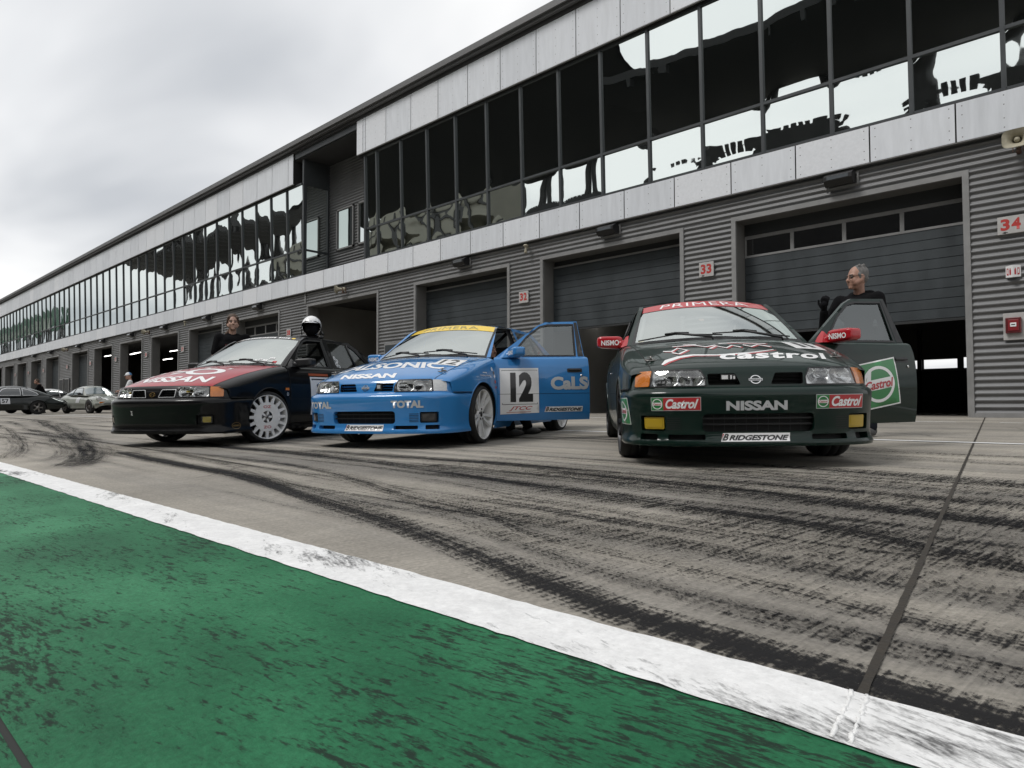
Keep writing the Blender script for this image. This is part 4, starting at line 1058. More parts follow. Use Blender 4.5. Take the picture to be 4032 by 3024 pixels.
    for sgn, sd, g_ in SIDES:
        ol = [(2.375, .21), (ARC_R-.33, .21)] + arch_pts(ARC_R, pi-low_a, low_a) + [(4.20, .24), (4.34, .40), (4.36, .62), (4.33, .885)] + [(lerp(4.33, 2.375, k/8), .885) for k in range(1, 9)]
        add_patch(mb, ol, sd, (), .06, hint=(2.2, 0, .4), flange=.02)
        add_patch(mb, [(1.27, .140), (3.15, .140), (3.15, .207), (1.27, .207)], sd, (), .08, hint=(2.2, 0, .4))
        mb.sheet(lambda u, v: (lerp(1.27, 3.15, u), sgn*lerp(planw(2)-.03, .70, v), lerp(.207, .25, v)), 12, 1, 0)
        mb.tube([sd(x, z, -.002) for x, z in arch_pts(ARC_R, low_a-.1, pi-low_a+.1, 30, ARC_RAD+.003)], .009, 0, 6)
        add_patch(mb, [(2.35, .912), (2.315, 1.328), (2.95, 1.315), (3.10, 1.245), (3.64, .945), (3.64, .912)], g_, [WIN_R], .05, hint=(2.4, 0, .9), hole_flange=.02)
        st = lambda x: lerp(.0, 1, (x-2.36)/1.3)
        mb.sheet(lambda u, v: (lambda p, q: tuple(lerp(a, b, v) for a, b in zip(p, q)))(sd(lerp(2.36, 3.64, u), .885), g_(lerp(2.36, 3.64, u), .913)), 14, 3, 0)
        mb.sheet(lambda u, v: (lambda p, q: tuple(lerp(a, b, v) for a, b in zip(p, q)))(sd(lerp(3.64, 4.33, u), .885), (lambda w: (w[0], sgn*abs(w[1]), w[2]))(boot(1, u))), 10, 3, 0)
        # roof gutter and screen pillar
        mb.sheet(lambda u, v: (lambda p, q: tuple(lerp(a, b, v) for a, b in zip(p, q)))(roof(sgn, u), g_(lerp(1.95, 2.95, u), 1.318)), 14, 2, 0)
        ft = lambda t: g_(lerp(1.33, 1.83, t/.86), lerp(.912, 1.272, t/.86)) if t < .86 else g_(lerp(1.83, 1.95, (t-.86)/.14), lerp(1.272, 1.318, (t-.86)/.14))
        mb.sheet(lambda u, v: (lambda p, q: tuple(lerp(a, b, v) for a, b in zip(p, q)))(screen(sgn, u), ft(u)), 16, 2, 0)
        mb.sheet(lambda u, v: (lambda p, q: tuple(lerp(a, b, v) for a, b in zip(p, q)))(backlight(sgn, u), g_(lerp(2.98, 3.64, u), lerp(1.310, .945, u))), 10, 2, 0)
        # centre pillar inside the door gap, hinge pillar
        mb.sheet(lambda u, v: (lambda w: (w[0], w[1], w[2]))(g_(lerp(2.22, 2.37, u)+.0*v, lerp(.90, 1.315, v), -.045)), 2, 6, 1 if cfg.get('dark_pillar') else 0)
        mb.sheet(lambda u, v: sd(lerp(2.24, 2.40, u), lerp(.2, .90, v), -.06), 2, 6, 0)
        mb.sheet(lambda u, v: sd(lerp(1.27, 1.34, u), lerp(.2, .89, v), -.05-.1*u), 2, 6, 0)
    mb.sheet(lambda u, v: (4.36+.03*(1-(2*u-1)**2)-(.06 if v < .2 else 0), (2*u-1)*.775, lerp(.22, .905, v)), 16, 8, 0)
    add_patch(mb, [(-1, 0), (1, 0), (1, 1), (-1, 1)], boot, (), .12, .2, hint=(4, 0, .4))
    BD = car_mesh(mb, 'body', [P, M_BLACKPL], root)
    mb = MB(); mb.sheet(lambda u, v: roof(2*u-1, v), 24, 14, 0); car_mesh(mb, 'roof', [cfg.get('roofp', P)], root)
    mb = MB(); mb.sheet(lambda u, v: (lambda p, q: tuple(lerp(a, b, v) for a, b in zip(p, q)))(hood(2*u-1, 1, -.004), screen(2*u-1, -.01)), 24, 3, 0)
    car_mesh(mb, 'cowl', [M_BLACKPL], root)
    # glass
    mb = MB(); mb.sheet(lambda u, v: screen((2*u-1)*.995, lerp(.0, .99, v)), 24, 16, 0); WS = car_mesh(mb, 'windscreen', [M_GLASS], root)
    d = CDecal(screen, (2.4, 0, .8), base=.0016)
    d.stroke([(-.985, .0+.05*k) for k in range(20)], .035, M_BLACKPL); d.stroke([(.985, .0+.05*k) for k in range(20)], .035, M_BLACKPL)
    d.stroke([(-.99+.06*k, .02) for k in range(34)], .05, M_BLACKPL)
    d.build('screen_seal', WS)
    mb = MB(); mb.sheet(lambda u, v: backlight((2*u-1)*.97, lerp(.04, .96, v)), 16, 8, 0); car_mesh(mb, 'rear_window', [M_GLASSD], root)
    for sgn, sd, g_ in SIDES:
        m = MB(); add_patch(m, WIN_R, g_, (), .2, o=-.01, hint=(2.4, 0, .9)); m.tube([g_(2.93, .935, -.004), g_(2.87, 1.275, -.004)], .014, 1, 6); car_mesh(m, 'quarter_window', [M_GLASSD, M_BLACKPL], root)
    # wipers
    for (a, b, c) in (((-.93, .035), (-.50, .075), (.05, .05)), ((-.06, .085), (.30, .085), (.86, .05))):
        m = MB()
        q = lambda p, o: screen(p[0], p[1], o)
        m.tube([q(a, .018), q(b, .030), q(c, .018)], .006, 0, 6); m.tube([q((b[0]-.12, b[1]+.004), .034), q(b, .042), q((b[0]+.16, b[1]-.002), .034)], .010, 0, 6)
        m.tube([q(b, .040), q((lerp(b[0], c[0], .75), -.03), .036), q((lerp(b[0], c[0], .8), -.05), .0)], .010, 0, 6)
        car_mesh(m, 'wiper', [M_BLACKPL], root)
    # doors
    hdl = lambda d_: d_
    for sgn, sd, g_ in SIDES:
        ang = cfg['door'] if sgn > 0 else 0
        fin = (lambda p: door_rot(p, ang)) if ang else None
        m = MB()
        ol = [(1.305, .885), (1.305, .215), (2.365, .215), (2.365, .885)]
        add_patch(m, ol, sd, (), .06, m=0, flange=.05, hint=(1.8, 0, .5), fm=0)
        add_patch(m, FRAME_F, g_, [WIN_F], .05, m=0, flange=.035, hole_flange=.02, hint=(1.8, 0, .9))
        mid = lambda x: (x, lerp(abs(sd(x, .885)[1]), abs(g_(x, .913)[1]), .35)*sgn+.006*sgn, .905)
        def ledge(u, v):
            x = lerp(1.305, 2.365, u); a, b, c = sd(x, .885), (x, sgn*(abs(sd(x, .885)[1])-.012), .906), g_(lerp(1.33, 2.335, u), .913)
            return tuple((1-v)**2*a[i] + 2*v*(1-v)*b[i] + v*v*c[i] for i in range(3))
        m.sheet(ledge, 16, 4, 0)
        if ang:
            add_patch(m, [(1.315, .90), (1.315, .225), (2.355, .225), (2.355, .90)], sd, (), .2, m=1, o=-.055, hint=(1.8, 0, .5))
        DO = car_mesh(m, 'door', [P, M_BLACKPL], root, fin)
        m = MB(); add_patch(m, WIN_F, g_, (), .2, o=-.012, hint=(1.8, 0, .9)); car_mesh(m, 'window', [M_GLASSD], DO, fin)
        d = CDecal(g_, (1.8, 0, .9))
        d.poly([(2.262, .918), (2.327, .918), (2.296, 1.318), (2.262, 1.318)], M_BLACKPL, res=.1)
        w0 = subdiv(WIN_F, .05)
        d.stroke(w0+[w0[0]], .018, M_BLACKPL)
        d.build('window_seal', DO, fin)
        m = MB()
        add_patch(m, rrect(2.115, .735, 2.285, .780, .012), sd, (), .05, m=0, o=.0015, hint=(1.8, 0, .5))
        m.sheet(lambda u, v: sd(lerp(2.135, 2.265, u), lerp(.752, .776, v), .012+.006*sin(pi*v)), 6, 4, 0)
        q_ = sd(2.275, .700, .002); m.tube([q_, (q_[0], q_[1]+.004*sgn, q_[2])], .012, 1, 10)
        car_mesh(m, 'handle', [M_BLACKPL, M_CHROME], DO, fin)
        mirror_mesh(sgn, DO, cfg['mirror'], fin)
        d = CDecal(sd, (1.8, 0, .5)); d.stroke([(1.31+.05*k, .505) for k in range(22)], .004, M_DARK); d.build('door_crease_shade', DO, fin)  # dark line painted in for the shade along a crease; the skin stays smooth
        if sgn > 0 and 'door_art' in cfg: cfg['door_art'](DO, fin)
        if 'mirror_text' in cfg:
            # lettering on the front of the mirror shell
            def mf(a, b, o=0): return (1.535-.0575-.019*0 + .035*(a-.868)/.205 - o - .0, (a)*sgn, b)
            d = CDecal(mf, (1.8, sgn*.87, .95), base=.004)
            d.text('NISMO', [(.80, .928), (.955, .930), (.955, .975), (.80, .977)] if sgn > 0 else [(.955, .930), (.80, .928), (.80, .977), (.955, .975)], M_WHITE, 0, .03, nx=2, ny=1)
            d.build('mirror_lettering', DO, fin)
    # cabin
    bucket_seat(root, .36)
    if cfg.get('two_seats', True): bucket_seat(root, -.36)
    m = MB(); R_ = .021
    for sgn in (1, -1):
        e = lambda t, dd=.05: (lambda p: (p[0]+.03, p[1]-sgn*dd, p[2]-.03))(screen(sgn, t))
        m.tube([(1.36, sgn*.66, .3), (1.38, sgn*.655, .87)] + [e(.1+.15*k) for k in range(6)] + [(1.99, sgn*.51, 1.275), (2.38, sgn*.51, 1.300)], R_, 0, 8)
        m.tube([(2.38, sgn*.51, 1.300), (3.15, sgn*.50, .65)], R_, 0, 8); m.tube([(2.42, sgn*.68, .25), (2.40, sgn*.66, .9), (2.38, sgn*.51, 1.300)], R_, 0, 8)
        m.tube([(1.40, sgn*.68, .60), (2.40, sgn*.69, .36)], R_, 0, 8); m.tube([(1.40, sgn*.68, .36), (2.40, sgn*.69, .60)], R_, 0, 8)
    m.tube([(2.38, -.51, 1.300), (2.38, .51, 1.300)], R_, 0, 8); m.tube([(2.42, -.66, .30), (2.38, .50, 1.28)], R_, 0, 8); m.tube([(1.97, -.50, 1.285), (1.97, .50, 1.285)], R_, 0, 8)
    m.tube([(2.40, -.66, .82), (2.40, .66, .82)], R_, 0, 8); m.tube([(2.38, -.50, 1.29), (3.12, .48, .68)], R_, 0, 8)
    car_mesh(m, 'roll_cage', [cfg['cage']], root)
    m = MB(); m.sheet(lambda u, v: (lerp(1.42, 1.74, v)-.05*(1-(2*u-1)**2)*(1-v), (2*u-1)*.68, .895+.03*sin(pi*min(1, v*1.3))-.10*max(0, v-.75)), 14, 8, 0); m.sheet(lambda u, v: (1.74, (2*u-1)*.68, lerp(.87, .60, v)), 8, 1, 0)
    car_mesh(m, 'dashboard', [M_SEAT], root)
    m = MB(); c_ = Vector((1.83, .36, .86)); ax = Vector((-.9, 0, .42)).normalized(); ux = Vector((0, 1, 0)); uy = ax.cross(ux)
    m.tube([c_+(ux*cos(2*pi*k/24)+uy*sin(2*pi*k/24))*.17 for k in range(25)], .015, 0, 8); m.tube([c_-ux*.16, c_+ux*.16], .014, 0, 6); m.tube([c_, c_+ax*-.25+Vector((-.25, 0, .12))*0+ax*.2], .03, 0, 6)
    car_mesh(m, 'steering_wheel', [M_SEAT], root)
    # wheels
    kind = cfg['wheel']
    for x, y, st in ((.935, .735, cfg.get('steer', 0)), (.935, -.735, cfg.get('steer', 0)), (3.48, .735, 0), (3.48, -.735, 0)): wheel(root, x, y, st, kind)
    # emblem
    d = CDecal(nose, (1.5, 0, .55), base=.004)
    if cfg['emblem'] == 'ring':
        d.ring((0, .579), .0235, .0285, M_CHROME, 0, sx=1.22); d.poly([(-.044, .571), (.044, .571), (.044, .587), (-.044, .587)], M_SILV, 1); d.text('NISSAN', (-.039, .5745, .039, .5835), M_BLACK, 2, .01, nx=1, ny=1)
    else:
        gold = mat('gold plate', (.62, .42, .16), .25, .9)
        d.ring((0, .573), .021, .026, gold, 0, sx=1.6); d.stroke([(-.026, .553), (-.006, .588)], [.010, .003], gold, 1); d.stroke([(.026, .553), (.006, .588)], [.010, .003], gold, 1)
    d.build('emblem', root)
    # hood pins
    for sgn in ((1, -1) if cfg.get('pins', True) else ()):
        m = MB(); c = Vector(hood(.93*sgn, cfg.get('pin_v', .21), .006)); m.tube([c+Vector((.030*cos(2*pi*k/14), .042*sin(2*pi*k/14), .012*cos(2*pi*k/14)*.6)) for k in range(15)], .005, 0, 6); m.tube([c+Vector((0, 0, -.01)), c+Vector((0, 0, .028))], .008, 0, 6); m.tube([c+Vector((-.03, -.03, .016)), c+Vector((.035, .03, .03))], .003, 0, 5)
        car_mesh(m, 'hood_pin', [M_STEEL if cfg.get('pins', True) else M_BLACKPL], root)
    d = CDecal(hood, (1.2, 0, .2), base=.0012)
    for sgn in (1, -1): d = CDecal(hood, (1.2, 0, .2), base=.0012); d.stroke([(sgn*.994, .01+.035*k) for k in range(29)], .012, M_DARK); d.build('hood_gap', root)
    for sgn, sd, g_ in SIDES:
        for xs in ((1.302, 2.371) if sgn < 0 or not cfg['door'] else (2.378,)):
            d = CDecal(sd, (1.8, 0, .5), base=.0015); d.stroke([(xs, .22+.033*k) for k in range(21)], .007, M_DARK); d.build('door_gap', root)
        d = CDecal(sd, (1.5, 0, .4), base=.0012); d.stroke([(.345+.03*k, .5315) for k in range(12)], .006, M_DARK); d.build('bumper_gap', root)
    cfg['art'](dict(root=root, hood=H, bumper=BU, screen=WS, body=BD))
    X, Y, th, sc = cfg['pose']
    # heading on the sloping apron
    rot = Matrix.Rotation(math.atan(SLOPE), 4, 'X') @ Matrix.Rotation(th, 4, 'Z')
    root.matrix_world = Matrix.Translation((X, Y, gz(Y)+cfg.get('lift', 0))) @ rot @ Matrix.Diagonal((sc, sc, sc, 1))
    return root
def bridge_sticker(d, box, bg=True, sh=.25):
    """black slanted tyre maker's lettering on a white strip"""
    x0, y0, x1, y1 = box; w, h = x1-x0, y1-y0; k = h*.28
    d.poly([(x0, y0), (x1-k*.4, y0), (x1, y1), (x0+k, y1)], M_WHITE, 0, res=.06, ry=.010)
    d.text('RIDGESTONE', [(x0+w*.115, y0+h*.13), (x1-w*.035, y0+h*.13), (x1-w*.02, y0+h*.76), (x0+w*.13, y0+h*.76)], M_BLACK, 1, .045, sh, nx=8, ny=5)
    d.text('B', [(x0+w*.02, y0+h*.12), (x0+w*.105, y0+h*.12), (x0+w*.12, y0+h*.92), (x0+w*.045, y0+h*.92)], M_BLACK, 1, .03, sh, nx=2, ny=5)
    d.poly([(x0+w*.012, y0+h*.3), (x0+w*.052, y0+h*.92), (x0+w*.018+k*.5, y0+h*.92)], M_RED, 2, res=.05, ry=.010)
def oil_sticker(d, box, roundel_only=False):
    """red strip with white word, green square with ring at its left"""
    x0, y0, x1, y1 = box; h = y1-y0; g = h*.98
    d.poly([(x0-.004, y0-.004), (x1+.004, y0-.004), (x1+.004, y1+.004), (x0-.004, y1+.004)], M_SILV, 0, res=.06)
    d.poly([(x0, y0), (x0+g, y0), (x0+g, y1), (x0, y1)], M_GREENF, 1, res=.06); d.poly([(x0+g, y0), (x1, y0), (x1, y1), (x0+g, y1)], M_RED, 1, res=.06)
    c = (x0+g/2, (y0+y1)/2); d.ring(c, h*.36, h*.43, M_WHITE, 2)
    d.poly([(c[0]-h*.36, c[1]-h*.12), (c[0]+h*.36, c[1]-h*.12), (c[0]+h*.36, c[1]+h*.12), (c[0]-h*.36, c[1]+h*.12)], M_WHITE, 2, res=.06)
    d.text('Castrol', (c[0]-h*.32, c[1]-h*.08, c[0]+h*.32, c[1]+h*.08), M_RED, 3, .02, .2, nx=2, ny=1)
    d.text('Castrol', [(x0+g+.012, y0+h*.12), (x1-.028, y0+h*.12), (x1-.010, y1-h*.10), (x0+g+.02, y1-h*.10)], M_WHITE, 2, .035, .12, nx=5, ny=1)
def big_roundel(d, quad):
    q = quadmap(quad); n = 40
    ou = [(-.03, -.03), (1.03, -.03), (1.03, 1.03), (-.03, 1.03)]
    d.poly([q(*p) for p in ou], M_WHITE, 0, res=.06); d.poly([q(*p) for p in ((0, 0), (1, 0), (1, 1), (0, 1))], M_GREENF, 1, res=.06)
    ring = lambda r: [q(.5+r*cos(2*pi*k/n), .5+r*.98*sin(2*pi*k/n)) for k in range(n)]
    d.poly(ring(.42), M_WHITE, 2, [ring(.35)], res=.03)
    d.poly([q(*p) for p in ((.10, .38), (.90, .38), (.90, .62), (.10, .62))], M_WHITE, 2, res=.06)
    d.poly([q(*p) for p in ((.18, .60), (.30, .60), (.37, .88), (.30, .87))], M_WHITE, 2, res=.06)
    d.text('Castrol', [q(.13, .40), q(.87, .40), q(.89, .60), q(.15, .60)], M_RED, 3, .03, .15, nx=4, ny=1)
def sunstrip(ws, m, txt, tm, tt=.855, words=((.62,)), quad=None, sheary=.0):
    d = CDecal(screen, (2.4, 0, .8), base=.003)
    n = 16; ol = [(-.97+1.94*k/n, tt-.02*(1-(2*k/n-1)**2)*0) for k in range(n+1)] + [(.955-1.91*k/n, .985) for k in range(n+1)]
    d.poly(ol, m, 0, res=.06); S_ = d.build('sun_strip', ws)
    d = CDecal(screen, (2.4, 0, .8), base=.0045)
    d.text(txt, quad, tm, 0, .0, sheary, nx=14, ny=1, spacing=1.1); d.build('screen_lettering', ws)
# ---- green car
def green_art(p):
    d = CDecal(fascia, (1.8, 0, .3))
    oil_sticker(d, (-.684, .384, -.364, .466)); d.build('sponsor_sticker', p['bumper'])
    d = CDecal(fascia, (1.8, 0, .3)); oil_sticker(d, (.366, .387, .705, .471)); d.build('sponsor_sticker', p['bumper'])
    d = CDecal(fascia, (1.8, 0, .3)); d.text('NISSAN', (-.202, .378, .181, .441), M_SILV, 0, .045, nx=8, ny=1); d.build('bumper_lettering', p['bumper'])
    d = CDecal(fascia, (1.8, 0, .3)); bridge_sticker(d, (-.240, .178, .196, .232)); d.build('tyre_sticker', p['bumper'])
    d = CDecal(fascia, (1.8, 0, .3)); big_roundel(d, [(-1.23, .285), (-.90, .288), (-.93, .465), (-1.23, .462)]); d.build('sponsor_roundel', p['bumper'])
    h = CDecal(hood, (1.2, 0, .2))
    h.text('castrol', [(-.262, .114), (.745, .116), (.80, .265), (-.205, .265)], M_WHITE, 0, .035, 0, nx=12, ny=3, spacing=1.12)
    h.build('hood_lettering', p['hood'])
    h = CDecal(hood, (1.2, 0, .2))
    sw = [(-.83, .075), (-.76, .145), (-.62, .205), (-.48, .228), (-.25, .20), (.10, .24), (.30, .30)]
    h.stroke([(a+.02, b-.012) for a, b in sw], [.02, .06, .05, .035, .02, .02, .01], M_RED); h.stroke(sw, [.02, .055, .045, .03, .02, .015, .01], M_WHITE, 1)
    for q in ([(-.74, .40), (-.66, .36), (-.58, .45), (-.50, .36), (-.60, .28), (-.66, .33)], [(-.62, .52), (-.40, .50), (-.30, .42), (-.20, .46)], [(-.28, .36), (-.20, .43), (-.12, .36), (-.05, .43), (.02, .37)], [(.06, .44), (.12, .38), (.20, .44), (.30, .38)], [(-.50, .55), (.0, .52), (.30, .48)]):
        h.stroke([(a+.012, b-.01) for a, b in q], .032, M_RED); h.stroke(q, .024, M_WHITE, 1)
    h.build('hood_script', p['hood'])
    h = CDecal(hood, (1.2, 0, .2)); h.poly([(.56, .36), (.95, .40), (.90, .68), (.50, .60)], M_WHITE, 0, res=.06); h.poly([(.66, .42), (.72, .43), (.66, .60), (.60, .59)], M_BLACK, 1, res=.06); h.poly([(.78, .44), (.84, .45), (.78, .62), (.72, .61)], M_BLACK, 1, res=.06); h.build('number_panel', p['hood'])
    sunstrip(p['screen'], M_RED, 'PRIMERA', M_WHITE, .805, quad=[(-.70, .845), (.68, .845), (.62, .955), (-.66, .955)])
    s = CDecal(screen, (2.4, 0, .8), base=-.006); s.ring((.02, .47), .028, .036, M_BLACK, 0, sx=1.7); s.ring((-.13, .46), .0, .03, mat('peach sticker', (.5, .3, .2), .5), 0, sx=1.2); s.ring((-.90, .06), 0, .035, M_YELLOW, 0); s.build('screen_sticker', p['screen'])
    m = MB(); c = nose(-.17, .597, -.02); m.box((c[0]-.012, c[1]-.052, c[2]-.020), (c[0]+.02, c[1]+.052, c[2]+.020), 0, .004); m.box((c[0]-.016, c[1]-.045, c[2]-.013), (c[0]-.012, c[1]-.005, c[2]+.013), 1); m.box((c[0]-.016, c[1]+.010, c[2]-.013), (c[0]-.012, c[1]+.020, c[2]+.013), 1); m.box((c[0]-.016, c[1]+.030, c[2]-.013), (c[0]-.012, c[1]+.040, c[2]+.008), 1)
    car_mesh(m, 'transponder', [M_BLACKPL, M_WHITE], p['root'])
def green_door(DO, fin):
    d = CDecal(side, (1.8, 0, .5)); big_roundel(d, [(1.76, .330), (2.165, .392), (2.118, .770), (1.70, .700)]); d.build('sponsor_roundel', DO, fin)
P_GREEN = paint('racing green', (.0032, .0145, .0105), .32, .55); P_BLUE = paint('race blue', (.034, .195, .475)); P_BLK = paint('gloss black', (.0035, .0035, .0038), .32, .3); P_REDH = paint('hood red', (.33, .012, .024), .32, .7)
P_MRED = paint('mirror red', (.40, .012, .02)); M_SMOKE = mat('smoked lens', (.05, .05, .05), .1, coat=1)
M_CLEAR = mat('clear indicator', (.60, .61, .61), .25, 0, coat=1, bump=.4, bscale=70)
make_car(dict(name='green_race_car', label='dark green race car with red mirrors and red sun strip, open door towards the garage', pose=(-1.6622, 4.0486, -.9297, .9608), paint=P_GREEN, sig=M_AMBER, fogm=M_YLENS, fogframe=M_YLENS,
    mirror=P_MRED, door=radians(66), emblem='ring', wheel='dark', cage=M_CAGE, art=green_art, door_art=green_door, mirror_text=1, painted_bars=False, group=None))
# ---- blue car
def blue_art(p):
    B = p['bumper']
    d = CDecal(fascia, (1.8, 0, .3)); d.text('TOTAL', (-.735, .385, -.376, .455), M_SILV, 0, .055, nx=8, ny=1); d.build('bumper_lettering', B)
    d = CDecal(fascia, (1.8, 0, .3)); d.text('TOTAL', (.316, .386, .632, .457), M_SILV, 0, .055, nx=8, ny=1); d.build('bumper_lettering', B)
    d = CDecal(fascia, (1.8, 0, .3)); bridge_sticker(d, (-.203, .172, .232, .232)); d.build('tyre_sticker', B)
    h = CDecal(hood, (1.2, 0, .2)); h.text('NISSAN', [(-.50, .020), (.373, .018), (.33, .118), (-.54, .118)], M_WHITE, 0, .05, .0, nx=10, ny=2); h.build('hood_lettering', p['hood'])
    h = CDecal(hood, (1.2, 0, .2)); h.text('CALSONIC', [(-.96, .215), (.90, .275), (.72, .47), (-.86, .43)], M_WHITE, 0, .035, .0, nx=14, ny=3); h.build('hood_lettering', p['hood'])
    h = CDecal(hood, (1.2, 0, .2)); Q = [(.63, .40), (.985, .42), (.93, .70), (.585, .66)]; q = quadmap(Q); h.poly(Q, M_WHITE, 0, res=.06); h.text('12', [q(.15, .12), q(.85, .12), q(.85, .88), q(.15, .88)], M_BLACK, 1, .02, nx=4, ny=4); h.build('number_panel', p['hood'])
    sunstrip(p['screen'], M_YELLOW, 'PRIMERA', mat('grey print', (.28, .26, .12), .5), .80, quad=[(-.62, .84), (.66, .84), (.62, .945), (-.60, .945)])
    s = CDecal(screen, (2.4, 0, .8), base=-.006); s.ring((.02, .47), .026, .034, M_BLACK, 0, sx=1.7); s.build('screen_sticker', p['screen'])
    m = MB(); c = nose(.155, .585, -.012); m.box((c[0]-.02, c[1]-.030, c[2]-.032), (c[0]+.02, c[1]+.030, c[2]+.040), 0, .005); m.box((c[0]-.024, c[1]-.018, c[2]-.012), (c[0]-.02, c[1]+.018, c[2]+.022), 1); car_mesh(m, 'transponder', [M_BLACKPL, M_SILV], p['root'])
    for (a, b, r, mm) in ((1.17, .775, .022, M_WHITE), (1.20, .735, .018, M_BLACK), (1.215, .70, .017, M_WHITE), (1.225, .640, .020, M_RED), (1.235, .580, .016, M_RED)):
        f = CDecal(side, (1.5, 0, .4)); f.ring((a, b), 0, r, mm); f.build('fender_sticker', p['root'])
    f = CDecal(side, (1.5, 0, .4)); f.text('Yokohama Racing', (.86, .690, 1.12, .712), M_WHITE, 0, .01, .1, nx=3, ny=1); f.build('fender_lettering', p['root'])
    f = CDecal(side, (1.5, 0, .4)); f.poly([(.93, .728), (1.03, .728), (1.03, .738), (.93, .738)], M_WHITE, 0); f.build('fender_sticker', p['root'])
    r = CDecal(roof, (2.4, 0, .8)); r.poly([(.20, .02), (.62, .02), (.62, .10), (.20, .10)], M_WHITE, 0, res=.1); r.build('roof_sticker', p['root'])
def blue_door(DO, fin):
    d = CDecal(side, (1.8, 0, .5))
    d.poly([(1.362, .285), (1.792, .297), (1.790, .787), (1.362, .787)], M_WHITE, 0, res=.06)
    d.stroke([(1.385, .392), (1.775, .394), (1.775, .764), (1.385, .764), (1.385, .392)], .006, M_BLACK, 1)
    d.text('12', (1.475, .418, 1.725, .742), M_BLACK, 1, .06, nx=4, ny=6)
    d.text('JTCC', [(1.455, .318), (1.705, .322), (1.72, .372), (1.475, .370)], M_RED, 1, .02, .25, nx=4, ny=1); d.stroke([(1.43, .305), (1.70, .310)], .005, M_RED, 1)
    d.build('number_panel', DO, fin)
    d = CDecal(side, (1.8, 0, .5)); d.text('CaLSONIC', (1.925, .545, 2.86, .690), M_SILV, 0, .05, nx=10, ny=3, clip=.46); d.build('door_lettering', DO, fin)
    d = CDecal(side, (1.8, 0, .5)); bridge_sticker(d, (1.852, .304, 2.285, .362)); d.build('tyre_sticker', DO, fin)
make_car(dict(name='blue_race_car', label='bright blue race car with yellow sun strip, number 12 on its open door', pose=(-5.2622, 3.6084, -1.2206, .9892), paint=P_BLUE, sig=M_CLEAR, fogm=M_SMOKE,
    mirror=P_BLUE, door=radians(58), emblem='ring', wheel='spoked', cage=M_CAGEB, art=blue_art, door_art=blue_door, mirror_text=1, dark_pillar=True, steer=radians(4)))
